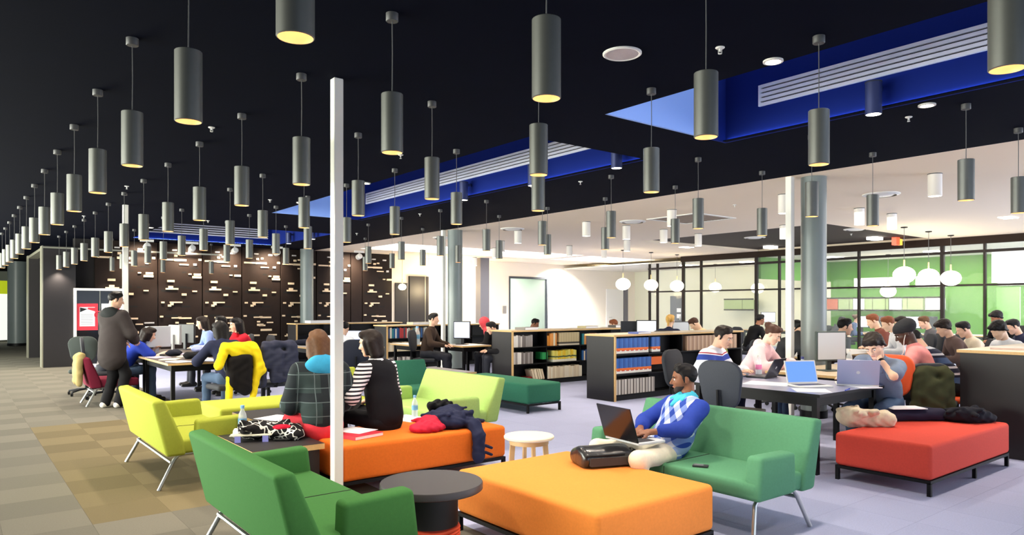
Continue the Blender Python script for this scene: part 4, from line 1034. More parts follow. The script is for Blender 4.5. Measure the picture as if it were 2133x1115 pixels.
def rrect(w0, w1, z0, z1, r, n=5):
    "rounded trapezoid outline in (x, z): width w0 at the bottom, w1 at the top"
    P = []
    for cx, cz, a0 in ((w1 / 2 - r, z1 - r, 0), (-w1 / 2 + r, z1 - r, PI / 2), (-w0 / 2 + r, z0 + r, PI), (w0 / 2 - r, z0 + r, 3 * PI / 2)):
        for i in range(n + 1): a = a0 + PI / 2 * i / n; P.append((cx + r * math.cos(a), cz + r * math.sin(a)))
    return P
CHC = {}
def task_chair(label, x, y, rz, fab, shell=None, seat=.45, group='swivel task chairs', tilt=.0):
    t = thing('task_chair', label, 'chair', (x, y, 0), rz, group)
    key = (fab.name, round(seat, 2))
    if key not in CHC:
        L = []
        mb = MB()
        for k in range(5):
            a = k * 2 * PI / 5 + .3; c, s = math.cos(a), math.sin(a)
            mb.tube([(0, 0, .10), (.14 * c, .14 * s, .095), (.29 * c, .29 * s, .065)], .018, 6)
        L.append(('base', mb.data('base', M_dkgrey)))
        for k in range(5):
            a = k * 2 * PI / 5 + .3; c, s = math.cos(a) * .29, math.sin(a) * .29
            L.append(('caster', MB().tube([(c - .015, s, .028), (c + .015, s, .028)], .028, 10).data('caster', M_blackm)))
        L.append(('gas_lift', MB().tube([(0, 0, .09), (0, 0, seat - .07)], .024, 10).data('gas_lift', M_blackm)))
        L.append(('seat', MB().box(-.235, .235, -.22, .24, seat - .075, seat, bev=.034, seg=3).data('seat', fab)))
        m2 = MB(); m2.prism(rrect(.38, .44, seat + .13, seat + .56, .13), -.295, -.245, 'y', bev=.018, seg=2)
        bmesh.ops.transform(m2.bm, matrix=Matrix.Translation((0, -.27, seat + .13)) @ Matrix.Rotation(.10, 4, 'X') @ Matrix.Translation((0, .27, -seat - .13)), verts=m2.bm.verts)
        L.append(('backrest', m2.data('backrest', fab)))
        L.append(('back_bar', MB().tube([(0, -.05, seat - .08), (0, -.26, seat - .06), (0, -.315, seat + .02), (0, -.335, seat + .30)], .016, 6).data('back_bar', M_blackm)))
        CHC[key] = L
    for nm, me in CHC[key]: link(nm, me, t)
    return t
M_chd = mat('charcoal_chair_fabric', lin(46, 48, 54), .8, noise=.1, nscale=80)
def folds(c, size, n, r, seed, zmin=.0):
    rr = random.Random(seed); out = []
    for _ in range(n):
        p = np.array([c[i] + rr.uniform(-1, 1) * size[i] for i in range(3)]); a = rr.uniform(0, PI); l = rr.uniform(.25, .6) * max(size)
        q = np.array([math.cos(a) * l, math.sin(a) * l, rr.uniform(-.25, .1) * l]); rad = r * rr.uniform(.6, 1.2)
        a_, b_ = p - q, p + q
        a_[2] = max(a_[2], zmin + rad * .8); b_[2] = max(b_[2], zmin + rad * .8)
        out.append(('u', cap(a_, b_, rad, rad * .7), .022))
    return out
def heap(name, cat, label, ops, m, h=.014, wr=.008, wf=40, loc=(0, 0, 0), rz=0.0, parts=()):
    t = thing(name, label, cat, loc, rz)
    link('cloth', npmesh('cloth', [surfnets(field(ops, wr, wf), h)], m), t)
    for nm, o2, m2, w2 in parts: link(nm, npmesh(nm, [surfnets(field(o2, w2, wf), h)], m2), t)
    return t
# ---------------------------------------------------------------- patterned cloth
class NG:
    def __init__(s, name, rough=.85):
        s.m = bpy.data.materials.new(name); s.m.use_nodes = True; s.nt = s.m.node_tree; s.b = s.nt.nodes['Principled BSDF']
        s.b.inputs['Roughness'].default_value = rough; s.b.inputs['Specular IOR Level'].default_value = .2
        tc = s.nt.nodes.new('ShaderNodeTexCoord'); sp = s.nt.nodes.new('ShaderNodeSeparateXYZ'); s.nt.links.new(tc.outputs['Object'], sp.inputs[0])
        s.x, s.y, s.z = sp.outputs
    def op(s, o, a, b=0.0):
        n = s.nt.nodes.new('ShaderNodeMath'); n.operation = o
        for i, v in enumerate((a, b)):
            if isinstance(v, (int, float)): n.inputs[i].default_value = v
            else: s.nt.links.new(v, n.inputs[i])
        return n.outputs[0]
    def mix(s, f, a, b):
        n = s.nt.nodes.new('ShaderNodeMix'); n.data_type = 'RGBA'
        s.nt.links.new(f, n.inputs[0])
        for i, v in ((6, a), (7, b)):
            if isinstance(v, tuple): n.inputs[i].default_value = (*v, 1)
            else: s.nt.links.new(v, n.inputs[i])
        return n.outputs[2]
    def done(s, c): s.nt.links.new(c, s.b.inputs['Base Color']); return s.m
def stripes(name, c1, c2, per, duty=.5, axis='z', c3=None):
    g = NG(name); co = {'z': g.z, 'x': g.x, 'y': g.y}[axis]
    fr = g.op('FRACT', g.op('MULTIPLY', g.op('ADD', co, 5.0), 1 / per))
    c = g.mix(g.op('LESS_THAN', fr, duty), c1, c2)
    if c3: c = g.mix(g.op('LESS_THAN', g.op('FRACT', g.op('MULTIPLY', g.op('ADD', co, 5.02), 1 / (per * 3))), .3), c, c3)
    return g.done(c)
def argyle(name):
    g = NG(name)
    xs = g.op('MULTIPLY', g.x, 1 / .052); zs = g.op('MULTIPLY', g.z, 1 / .072)
    fa = g.op('GREATER_THAN', g.op('FRACT', g.op('MULTIPLY', g.op('FLOOR', g.op('ADD', g.op('ADD', xs, zs), 40.0)), .5)), .25)
    fb = g.op('GREATER_THAN', g.op('FRACT', g.op('MULTIPLY', g.op('FLOOR', g.op('ADD', g.op('SUBTRACT', xs, zs), 40.0)), .5)), .25)
    c = g.mix(fa, g.mix(fb, lin(222, 222, 232), lin(120, 142, 206)), g.mix(fb, lin(150, 166, 214), lin(44, 70, 158)))
    return g.done(c)
def plaid(name):
    g = NG(name)
    def ln(co, per, w): return g.op('LESS_THAN', g.op('FRACT', g.op('MULTIPLY', g.op('ADD', co, 7.0), 1 / per)), w)
    a = g.op('MAXIMUM', ln(g.x, .115, .06), ln(g.z, .115, .06)); b = g.op('MAXIMUM', ln(g.op('ADD', g.x, .05), .25, .3), ln(g.op('ADD', g.z, .04), .25, .3))
    c = g.mix(b, lin(50, 62, 62), lin(34, 40, 44)); c = g.mix(a, c, lin(92, 104, 106))
    return g.done(c)
def varsity(name, z0):
    g = NG(name)
    zz = g.op('SUBTRACT', g.op('ADD', g.z, g.op('MULTIPLY', g.op('ABSOLUTE', g.x), -.12)), z0)
    c = g.mix(g.op('GREATER_THAN', zz, 0.0), lin(232, 232, 240), lin(58, 76, 160))
    c = g.mix(g.op('GREATER_THAN', zz, .062), c, lin(235, 232, 236))
    c = g.mix(g.op('GREATER_THAN', zz, .074), c, lin(176, 40, 60))
    c = g.mix(g.op('GREATER_THAN', zz, .086), c, lin(236, 232, 236))
    return g.done(c)
def cl(name, c, **k): return mat('cloth_' + name, lin(*c), .85, noise=.10, nscale=50, spec=.2, **k)
RIGHT = (.784, -.620); LEFT = (-.784, .620); AWAY = (.620, .784); NEAR = (-.620, -.784)
def mixd(*a):
    x = sum(k * v[0] for k, v in a); y = sum(k * v[1] for k, v in a); return face(x, y)
NAVY = cl('navy', (38, 42, 66)); BLK = cl('black', (24, 23, 26)); JEAN = cl('denim', (74, 92, 118)); CREAM = cl('chino', (226, 216, 196)); BLUEK = cl('blue_knit', (40, 62, 150)); WHITE = cl('white', (232, 232, 236))
WSHOE = mat('white_trainer', lin(225, 222, 214), .5)
# 1 man with laptop on the green sofa
seat_s = .405
argyle_man, J1 = person('man in a blue argyle vest sitting on the green sofa with a laptop', 4.06, 3.40, face(-1, .12), seat=seat_s, lean=-56, bend=24, side=0, head=(-36, 6, 0), sc=.92,
    hands=((-.06, .13, .605), (.08, .11, .605)), pole=((-1.2, -.1, -.5), (1.2, -.1, -.5)), curl=(.75, .7), palm=((.35, .1, -1), (-.35, .1, -1)), feet=((-.20, .26, 0), (.28, .27, 0)), knees=((-.25, 1, .8), (.35, 1, .8)),
    skn='brown', hair='short', hairc='black', top=BLUEK, sleeve=.82, fat=.016, vest=argyle('argyle_knit'), collar=mat('turquoise_shirt', lin(64, 180, 205), .8), pants=CREAM, det=2, beard=True, sitz=.035, headf=.6)
# 2 man in the blue and white jacket
p2, _ = person('young man in a white, blue and red track jacket seated at the laptop table', 6.62, 4.98, face(.18, -1), lean=16, bend=12, head=(0, 22, 0), hands=((-.18, .46, .79), (.12, .50, .79)), skn='light', hair='short', hairc='dark', top=varsity('track_jacket', .895), fat=.03, det=2, pants=NAVY)
# 3 pink hoodie woman
p3, _ = person('woman in a pale pink hooded top typing beside the white post', 8.02, 5.28, face(.25, -1), lean=20, bend=10, head=(0, 30, 0), hands=((-.16, .52, .80), (.16, .50, .80)), skn='pale', hair='bun', hairc='auburn', top=cl('pink', (238, 196, 200)), fat=.028, hood=cl('pink', (238, 196, 200)), det=1, pants=JEAN)
# 4 dark jacket person behind
p4, _ = person('person in a dark jacket with hands raised to the face behind the woman in pink', 9.62, 5.78, face(.1, -1), lean=14, bend=10, head=(0, 26, 0), hands=((-.06, .30, 1.10), (.08, .32, 1.10)), pole=((-.8, .4, -1), (.8, .4, -1)), palm=((0, -1, 0), (0, -1, 0)), skn='fair', hair='short', hairc='black', top=cl('charcoal', (50, 50, 52)), fat=.03, det=0)
# 5 grey shirt man leaning on his hand
p5, J5 = person('young man in a grey blue shirt leaning his cheek on his hand', 7.47, 3.30, face(-1, -.02), lean=26, bend=10, side=-6, head=(4, 30, 10), hands=((-.115, .405, 1.0), (.24, .40, .79)), pole=((-1.0, .25, -.9), (.6, -.4, -.6)), palm=((.4, -.6, .3), (0, 0, -1)), curl=(.85, .5),
    skn='light', hair='bushy', hairc='dark', top=cl('grey_blue', (112, 124, 146)), sleeve=.36, fat=.02, pants=JEAN, det=2, collar=cl('grey_blue', (112, 124, 146)), feet=((-.15, .42, 0), (.18, .30, 0)))
# 6 beanie man
p6, J6 = person('man in a salmon pink shirt and black knit hat with white earphones', 8.62, 3.30, face(-.35, 1), lean=13, bend=10, head=(12, 32, 0), hands=((-.16, .48, .78), (.16, .48, .78)), skn='dark', hair='beanie', hairc=mat('black_knit', (.014, .014, .018), .9), top=cl('salmon', (226, 142, 140)), fat=.026, wide=1.0, sc=1.02, det=2, pants=BLK)
# 7 striped polo man
p7, _ = person('man in a navy striped polo shirt bent over by the bookcase end', 9.36, 3.34, face(-.25, 1), lean=24, bend=16, head=(0, 40, 0), hands=((-.16, .46, .78), (.16, .40, .78)), skn='light', hair='short', hairc='black', top=stripes('navy_polo', lin(34, 38, 60), lin(196, 198, 206), .075, .32, 'z', lin(70, 92, 132)), sleeve=.42, fat=.022, det=1, pants=BLK)
# 8-20 readers farther back
def reader(px, y_head, depth, yaw, label, **k):
    X = (px - CX) / FPX * depth
    x, y = X * CA + depth * SA, -X * SA + depth * CA
    zh = HC - (y_head - HY) * depth / FPX
    base = dict(lean=18, bend=12, head=(0, 26, 0), det=0)
    base.update(k); base['z'] = 0
    st = base.get('seat', .45)
    # head centre of a seated reader is about .66 above the seat; shift the seat to fit
    base['seat'] = max(.38, min(.62, zh - .655))
    f = Vector((-math.sin(yaw), math.cos(yaw))); off = .2
    task_chair('dark task chair occupied by the ' + ' '.join(label.split()[:9]), x - f.x * off, y - f.y * off, yaw, M_chd, seat=round(base['seat'], 2))
    return person(label, x - f.x * off, y - f.y * off, yaw, **base)
LF = mixd((1, LEFT), (.25, AWAY)); LFN = mixd((1, LEFT), (.2, NEAR)); RF = mixd((1, RIGHT), (.2, NEAR))
reader(1743, 690, 10.4, RF, 'man in a dark brown jacket looking right beside the big column', skn='light', hairc='black', top=cl('brown', (62, 48, 40)), head=(0, 10, 0))
reader(1835, 676, 12.2, LF, 'red haired reader just behind the man leaning on his hand', skn='fair', hairc='red', hair='short', top=cl('rust', (120, 70, 60)))
reader(1868, 682, 11.5, LF, 'light brown haired reader in a bright white shirt', skn='fair', hairc='red', hair='short', top=WHITE)
reader(1893, 680, 12.6, LF, 'dark haired reader in black right of the white shirt', skn='light', hairc='dark', hair='long', hairl=.12, top=BLK)
reader(1986, 692, 10.4, LF, 'dark haired reader in a grey jacket and red top above the bookcase', skn='light', hairc='dark', hair='bushy', top=cl('grey_red', (104, 84, 80)), det=0)
reader(2026, 694, 11.0, LF, 'dark haired reader in a cream shirt above the bookcase', skn='light', hairc='black', top=cl('cream', (224, 208, 184)), det=0)
reader(2098, 696, 9.6, LFN, 'reader with dark swept hair and white top low at the right edge', skn='fair', hairc='black', hair='bushy', top=WHITE, head=(0, 34, 0))
reader(2089, 668, 13.4, LFN, 'man in a black hooded jacket standing out against the green glass door', skn='tan', hairc='black', hair='bushy', top=BLK, head=(-20, 26, 0))
reader(2129, 688, 11.6, LF, 'reader in navy cut by the right edge of the picture', skn='light', hairc='black', top=NAVY)
reader(1940, 678, 13.8, LF, 'brown haired reader half hidden behind the black knit hat', skn='light', hairc='brown', top=cl('grey_knit', (90, 88, 92)))
reader(1778, 668, 21.6, mixd((1, RIGHT), (.4, NEAR)), 'woman with tied up hair in slate blue behind the glass', skn='fair', hairc='brown', hair='bun', top=cl('slate', (84, 100, 132)), head=(0, 0, 0))
reader(1748, 677, 21.2, mixd((1, NEAR), (.3, RIGHT)), 'dark haired person facing out behind the glass beside the column', skn='pale', hairc='black', hair='bob', top=cl('grey_knit', (90, 88, 92)), head=(0, 10, 0))
reader(1575, 672, 16.4, mixd((1, RIGHT), (.3, AWAY)), 'dark silhouette of a person before the glass left of the woman in pink', skn='tan', hairc='black', top=BLK, head=(0, 10, 0))
reader(1393, 676, 13.6, mixd((1, AWAY), (.5, RIGHT)), 'person with a blond ponytail and navy top at a computer', skn='fair', hairc='blond', hair='pony', top=NAVY, head=(0, 4, 0))
reader(1468, 676, 14.2, LF, 'person in a peach top bending down behind the bookcase', skn='fair', hairc='auburn', top=cl('peach', (240, 206, 160)), lean=24, bend=12, head=(0, 45, 0))
reader(1104, 690, 17.6, RF, 'dark haired head just above the bookcase near the tinted window', skn='tan', hairc='black', top=BLK)
reader(1290, 694, 16.4, LF, 'brown haired head just above the bookcase near the white door', skn='fair', hairc='red', top=cl('grey_knit', (90, 88, 92)))
reader(908, 678, 14.2, RF, 'man in a brown top with back turned left of the middle column', skn='light', hairc='black', top=cl('brown', (62, 48, 40)), head=(0, 6, 0), det=0, lean=8, bend=6)
reader(1020, 680, 15.0, LF, 'person in a red headscarf reading right of the middle column', skn='light', hair='hijab', hairc=mat('red_scarf', lin(226, 72, 82), .8), top=BLK, head=(0, 22, 0))
reader(1037, 690, 13.9, LFN, 'black haired person leaning towards the red headscarf', skn='light', hairc='black', top=BLK)
reader(712, 692, 12.5, mixd((1, AWAY), (.1, RIGHT)), 'person in a white shirt mostly hidden behind the front white post', skn='fair', hairc='black', top=WHITE)
# left table group
person('standing man in a dark hooded coat seen from behind', 1.87, 11.98, mixd((1, AWAY), (.28, RIGHT)), seat=None, sc=1.0, lean=3, head=(-38, 14, 0), hands=((-.12, .30, .98), (.12, .30, 1.0)), skn='light', hairc='black', top=cl('charcoal_coat', (58, 52, 52)), fat=.04, coat=.14, hood=cl('coat_hood', (34, 37, 38)), hoods=1.25, pants=BLK, shoes=WSHOE, det=1, legw=1.25, feet=((-.10, -.02, 0), (.10, .03, 0)))
person('dark haired student in blue with pale sleeves leaning on the left table', 2.06, 12.52, face(1, .0), seat=.405, lean=24, bend=16, head=(0, 24, 0), hands=((-.10, .50, .80), (.20, .62, .77)), skn='light', hair='bob', hairc='dark', top=cl('royal_blue', (36, 58, 158)), sleeve=.4, under=cl('oatmeal', (214, 202, 186)), fat=.02, pants=JEAN, det=1)
person('student in grey holding a hand to the face behind the one in blue', 1.98, 13.35, face(1, -.1), lean=14, bend=8, head=(0, 14, 0), hands=((-.05, .30, 1.05), (.14, .46, .79)), pole=((-.6, .5, -1), (.6, -.3, -.6)), palm=((0, -1, 0), (0, 0, -1)), skn='fair', hair='short', hairc='dark', top=cl('light_grey', (176, 170, 172)), det=0)
person('woman with long dark hair facing left among the monitors', 4.0, 14.3, face(-1, .1), lean=14, bend=8, head=(0, 16, 0), skn='fair', hair='long', hairc='dark', top=cl('pale_blue', (140, 160, 214)), det=0)
person('woman with long dark hair in navy seen from behind at the near end', 2.98, 10.05, face(-.1, 1), lean=16, bend=10, head=(8, 20, 0), hands=((-.18, .50, .79), (.18, .46, .79)), skn='fair', hair='long', hairc='black', hairl=.26, top=NAVY, fat=.02, pants=JEAN, det=1)
person('person in black with an amber collar between the long haired women', 4.0, 13.25, face(-1, .2), lean=10, bend=8, head=(10, 12, 0), skn='fair', hair='short', hairc='black', top=BLK, collar=cl('amber', (236, 186, 60)), det=0)
person('woman in red with long black hair resting her chin on her hand', 4.1, 12.5, face(-1, .05), lean=16, bend=8, head=(0, 12, 0), hands=((-.05, .30, 1.02), (.14, .42, .79)), pole=((-.6, .5, -1), (.6, -.3, -.6)), palm=((0, -1, 0), (0, 0, -1)), skn='fair', hair='long', hairc='black', top=cl('red', (206, 36, 52)), det=1)
# the two women on the orange bench
p8, J8 = person('woman in a dark plaid coat with turquoise hood seen from behind', 2.46, 5.68, face(.05, 1), seat=.405, lean=6, bend=6, head=(-14, 10, 0), hands=((-.15, .36, .62), (.22, .30, .60)), pole=((-.5, -.6, -.7), (.5, -.6, -.7)), skn='fair', hair='long', hairc='brown', hairl=.20, top=plaid('dark_plaid'), fat=.036, hood=cl('turquoise', (56, 150, 190)), hoods=1.3, pants=cl('coral', (222, 60, 72)), det=1, hem=.09, wide=1.05)
p9, _ = person('woman in a black pinafore over a striped top seen from behind', 3.06, 5.69, face(-.35, 1), seat=.405, lean=10, bend=6, head=(22, 14, 0), hands=((-.20, .30, .66), (.14, .36, .62)), skn='light', hair='bob', hairc='dark', top=stripes('breton', lin(32, 30, 38), lin(226, 220, 224), .034, .55), sleeve=.62, fat=.018, vest=cl('black_pinafore', (20, 19, 24)), pants=cl('black_pinafore', (20, 19, 24)), det=1)
# ================================================================= TABLES, COMPUTERS, SMALL THINGS
M_lilac = mat('grey_laminate_reflecting', lin(150, 152, 178), .3); M_gtop = mat('pale_grey_laminate', lin(186, 180, 180), .4); M_dtop = mat('dark_brown_laminate', lin(96, 84, 76), .4)  # lilac top: bluish reflection on grey laminate put into the colour
def table(label, x0, x1, y0, y1, z=.73, topm=M_gtop, edge=M_ply, legw=.05, beam=True, cat='table'):
    t = thing('table', label, 'table', ((x0 + x1) / 2, (y0 + y1) / 2, 0), 0, 'work tables on black legs')
    hx, hy = (x1 - x0) / 2, (y1 - y0) / 2
    tp = MB().box(-hx, hx, -hy, hy, z - .03, z - .002).build('top', edge, t, smooth=False)
    MB().box(-hx + .001, hx - .001, -hy + .001, hy - .001, z - .002, z).build('laminate', topm, tp, smooth=False)
    for sx in (-1, 1):
        for sy in (-1, 1):
            cx, cy = sx * (hx - .08), sy * (hy - .08)
            MB().box(cx - legw / 2, cx + legw / 2, cy - legw / 2, cy + legw / 2, 0, z - .03).build('leg', M_blackm, t, smooth=False)
    if beam: MB().box(-hx + .08, hx - .08, -hy + .07, -hy + .1, z - .12, z - .03).box(-hx + .08, hx - .08, hy - .1, hy - .07, z - .12, z - .03).box(-hx + .07, -hx + .1, -hy + .1, hy - .1, z - .12, z - .03).box(hx - .1, hx - .07, -hy + .1, hy - .1, z - .12, z - .03).build('apron', M_blackm, t, smooth=False)
    return t
ZT = .73
table('dark table at the left covered in papers, near half', 2.3, 3.7, 10.45, 12.25, ZT, M_dtop)
table('dark table at the left with the monitors, far half', 2.3, 3.7, 12.27, 14.1, ZT, M_dtop)
table('long pale table with a plywood edge behind the quilted jacket', 5.3, 6.6, 12.35, 14.8, ZT, M_gtop)
table('grey table, lilac reflection painted on its top, with the two open laptops', 5.98, 7.22, 3.2, 4.62, ZT, M_lilac, M_blackm)
table('plywood edged table of the woman in pink behind the laptops', 7.72, 9.75, 3.9, 4.82, ZT, M_plytop)
table('desk left of the middle column with a water bottle', 7.3, 8.1, 12.55, 13.4, ZT, M_gtop, beam=True)
table('desk of the person in the red headscarf right of the column', 7.9, 8.6, 11.55, 12.35, ZT, M_gtop)
table('long reading table at the back right', 10.3, 13.0, 5.6, 6.5, ZT, M_gtop)
table('computer desk behind the bookcases with two monitors', 11.0, 12.8, 9.35, 10.0, ZT, M_gtop)
table('office desk behind the glass', 21.6, 22.6, 6.6, 14.4, ZT, M_gtop)
# ---- monitors
M_scr_b = mat('screen_pale_blue', (.3, .36, .62), .3, emit=.75, ecol=(.62, .70, 1)); M_scr_w = mat('screen_white', (.5, .52, .56), .3, emit=1.0, ecol=(.86, .92, 1)); M_silver = mat('silver_plastic', lin(196, 200, 204), .4)
def monitor(label, x, y, z, rz, w=.42, h=.34, scr=M_scr_w, back=M_dkgrey, stand=.12, front=True):
    "screen faces local -y"
    t = thing('monitor', label, 'monitor', (x, y, z), rz, 'flat computer monitors')
    MB().box(-w / 2, w / 2, -.012, .03, stand, stand + h, bev=.008, seg=1).build('housing', back, t)
    MB().box(-w / 2 + .018, w / 2 - .018, -.0145, -.0125, stand + .02, stand + h - .018).build('screen', scr, t, smooth=False)
    MB().box(-.03, .03, .03, .06, .01, stand + h * .5).build('neck', back, t, smooth=False)
    MB().box(-.12, .12, -.07, .12, 0, .012, bev=.004, seg=1).build('foot', back, t)
    return t
def toward(px_py): pass
FN = face(.62, .784)     # rz so that local -y looks at the camera
monitor('silver framed monitor at the left edge of the papers table', 2.62, 12.55, ZT, FN + 1.0, scr=M_silver, back=M_silver)
monitor('grey backed monitor in the middle of the left table', 3.05, 13.3, ZT, FN + PI - .7, back=mat('grey_backed', lin(150, 150, 150), .5), scr=M_scr_w)
monitor('black monitor on the left table beside the long haired woman', 3.35, 13.75, ZT, FN + PI - .5, w=.44)
monitor('wide pale blue screen behind the striped woman', *G(750, 722, ZT), ZT, FN - .1, w=.62, h=.26, scr=M_scr_b, stand=.06)
monitor('monitor with a pale screen right of the middle column', 8.22, 12.05, ZT, FN - .2, w=.36, h=.36, scr=M_scr_b)
monitor('small tablet screen beside the front white post', *G(684, 722, ZT), ZT, FN, w=.2, h=.2, scr=M_scr_w, stand=.03)
monitor('silver upright monitor in front of the leaning man', 8.3, 4.3, ZT, FN + .25, w=.42, h=.36, scr=M_silver, back=mat('dark_green_grey', lin(60, 72, 70), .5))
monitor('white screen above the bookcases left of the blond ponytail', 11.2, 9.7, ZT, FN, scr=M_scr_w, h=.36, stand=.14)
monitor('black backed monitor above the bookcases', 11.0, 9.95, ZT, FN + PI, h=.34, stand=.14)
monitor('silver monitor above the bookcases right of the blond ponytail', 12.3, 9.7, ZT, FN + .3, scr=M_silver, h=.34, stand=.12)
# office behind the glass
for k, (px, lab, sc_) in enumerate(((1702, 'black monitor behind the glass beside the column', M_dkgrey), (1797, 'bright white monitor behind the glass', M_scr_w), (1826, 'black backed monitor right of the bright one behind the glass', M_dkgrey), (1903, 'bright monitor behind the glass above the knit hat', M_scr_w), (1935, 'dark monitor behind the glass right of the knit hat', M_dkgrey), (1600, 'glowing monitor behind the glass left of the column', M_scr_w))):
    monitor(lab, 22.0, yat(px, 22.0), ZT, FN, w=.5, h=.36, scr=sc_, stand=.14 + (.1 if px == 1600 else 0))
M_cabg = mat('cabinet_green_grey', lin(150, 168, 120), .5); M_cabw = mat('cabinet_white', lin(226, 228, 232), .5); M_cabr = mat('binder_red', lin(176, 84, 56), .6)
y0 = yat(1960, 23.6)
for k, (pa, pb, m, lab) in enumerate(((1722, 1745, M_cabr, 'shelf box of red binders behind the glass'), (1746, 1776, M_cabg, 'first green grey overhead cabinet behind the glass'), (1777, 1800, M_cabw, 'pale overhead cabinet behind the glass'), (1801, 1850, M_cabg, 'wide green grey overhead cabinet behind the glass'), (1852, 1878, M_cabw, 'white notice box hung behind the glass'), (1880, 1925, M_cabg, 'cabinet of mixed files behind the glass'), (1927, 1960, M_cabw, 'last white overhead cabinet behind the glass'), (1508, 1570, M_cabg, 'overhead shelf box behind the glass left of the post'))):
    a, b = yat(pb, 23.9), yat(pa, 23.9)
    t = thing('wall_cabinet', lab, 'cabinet', (23.9, (a + b) / 2, 1.42), 0, 'overhead cabinets in the glass office')
    w = (b - a) / 2
    MB().box(0, .35, -w, w, 0, .36).build('body', m, t, smooth=False)
    MB().box(-.012, 0, -w, w, -.05, 0).box(-.012, 0, -w, w, .36, .41).build('rail', M_frame, t, smooth=False)
    for q in range(1, max(2, int(w * 2 / .5))): MB().box(-.004, 0, -w + q * .5 - .006, -w + q * .5 + .006, 0, .36).build('door_joint', M_frame, t, smooth=False)
    MB().box(.3, .72, -.03, .03, .1, .2).build('wall_bracket', M_frame, t, smooth=False)
# ---- laptops
def laptop(label, x, y, z, rz, w=.33, d=.23, ang=105, body=M_silver, lid=None, scr=M_scr_b, logo=None):
    "user sits on the local -y side, screen faces -y"
    t = thing('laptop', label, 'laptop', (x, y, z), rz, 'open laptops')
    MB().box(-w / 2, w / 2, -d / 2, d / 2, 0, .018, bev=.004, seg=1).build('base', body, t)
    MB().box(-w / 2 + .02, w / 2 - .02, -d / 2 + .08, d / 2 - .025, .0182, .0195).build('keyboard', M_dkgrey, t, smooth=False)
    a = math.radians(ang - 90)
    M = Matrix.Translation((0, d / 2 - .003, .02)) @ Matrix.Rotation(-a, 4, 'X')
    lm = MB(); lm.box(-w / 2, w / 2, 0, .008, 0, d, M=M); li = lm.build('lid', lid or body, t, smooth=False)
    sm = MB(); sm.box(-w / 2 + .012, w / 2 - .012, -.0012, -.0002, .016, d - .012, M=M); sm.build('screen', scr, li, smooth=False)
    if logo:
        g = MB(); g.lathe([(.0, .0), (.017, .0)], n=14, capb=False, capt=False)
        bmesh.ops.transform(g.bm, matrix=M @ Matrix.Translation((0, .0086, d * .5)) @ Matrix.Rotation(PI / 2, 4, 'X'), verts=g.bm.verts); g.build('logo', logo, li, smooth=False)
    return t
M_bluescr = mat('deep_blue_screen', (.03, .08, .4), .3, emit=.75, ecol=(.13, .28, .85))
laptop('white laptop with a deep blue screen facing the camera', *G(1688, 806, ZT), ZT, FN + .22, w=.34, body=M_white, scr=M_bluescr)
laptop('white edged laptop seen from behind its lilac lid', 7.02, 3.38, ZT, face(-1, -.3) + .25, w=.37, d=.26, ang=112, body=M_white, lid=mat('lilac_lid', lin(160, 164, 196), .3), scr=M_scr_b, logo=M_silver)
laptop('black laptop with a white logo used by the man in the track jacket', 6.98, 4.40, ZT, face(.12, -1), w=.30, d=.22, ang=118, body=M_dkgrey, lid=mat('navy_black_lid', lin(26, 28, 44), .3), scr=M_scr_w, logo=M_white)
# laptop on the lap of the man in the argyle vest
laptop('black laptop open on the lap of the man in the argyle vest', 3.83, 3.425, .548, face(-1, .12), w=.36, d=.25, ang=108, body=M_silver, lid=mat('gloss_black_lid', (.008, .008, .010), .15), scr=M_scr_b, logo=None)
# ---- bottles
M_pet = mat('clear_bottle', (.86, .93, .97), .08, alpha=.38, spec=.7); M_capb = mat('pale_blue_cap', lin(130, 180, 225), .5); M_labelb = mat('blue_bottle_label', lin(120, 180, 220), .5); M_water = mat('water', (.75, .85, .9), .05, alpha=.35)
def bottle(label, x, y, z, s=1.0, capm=M_capb, lab=M_labelb):
    t = thing('water_bottle', label, 'bottle', (x, y, z), 0, 'plastic water bottles')
    r = .033 * s
    MB().lathe([(r * .9, 0), (r, .01), (r, .13 * s), (r * .85, .155 * s), (r * .42, .185 * s), (r * .42, .2 * s)], n=20).build('bottle_body', M_pet, t)
    MB().lathe([(r * .93, .006), (r * .93, .09 * s)], n=16).build('water', M_water, t)
    MB().lathe([(r * 1.01, .07 * s), (r * 1.01, .12 * s)], n=20, capb=False, capt=False).build('label_band', lab, t)
    MB().lathe([(r * .48, .198 * s), (r * .48, .222 * s)], n=14).build('cap', capm, t)
bottle('blue labelled water bottle on the black side table', *G(505, 903, .42), .42, 1.08)
bottle('small water bottle on the orange bench by the coat', *G(864, 868, .41), .41, .95)
bottle('water bottle with a navy cap between the two laptops', 7.08, 3.98, ZT, 1.1, mat('navy_cap', lin(50, 56, 110), .5), M_pet)
bottle('pink labelled bottle beside the black laptop', 7.08, 4.5, ZT, 1.05, M_white, mat('pink_label', lin(238, 130, 180), .5))
bottle('tall pale blue water bottle on the desk left of the column', 7.5, 12.62, ZT, 1.7)
bottle('cream bottle beside the silver upright monitor', 8.75, 4.3, ZT, 1.1, M_white, M_paper)
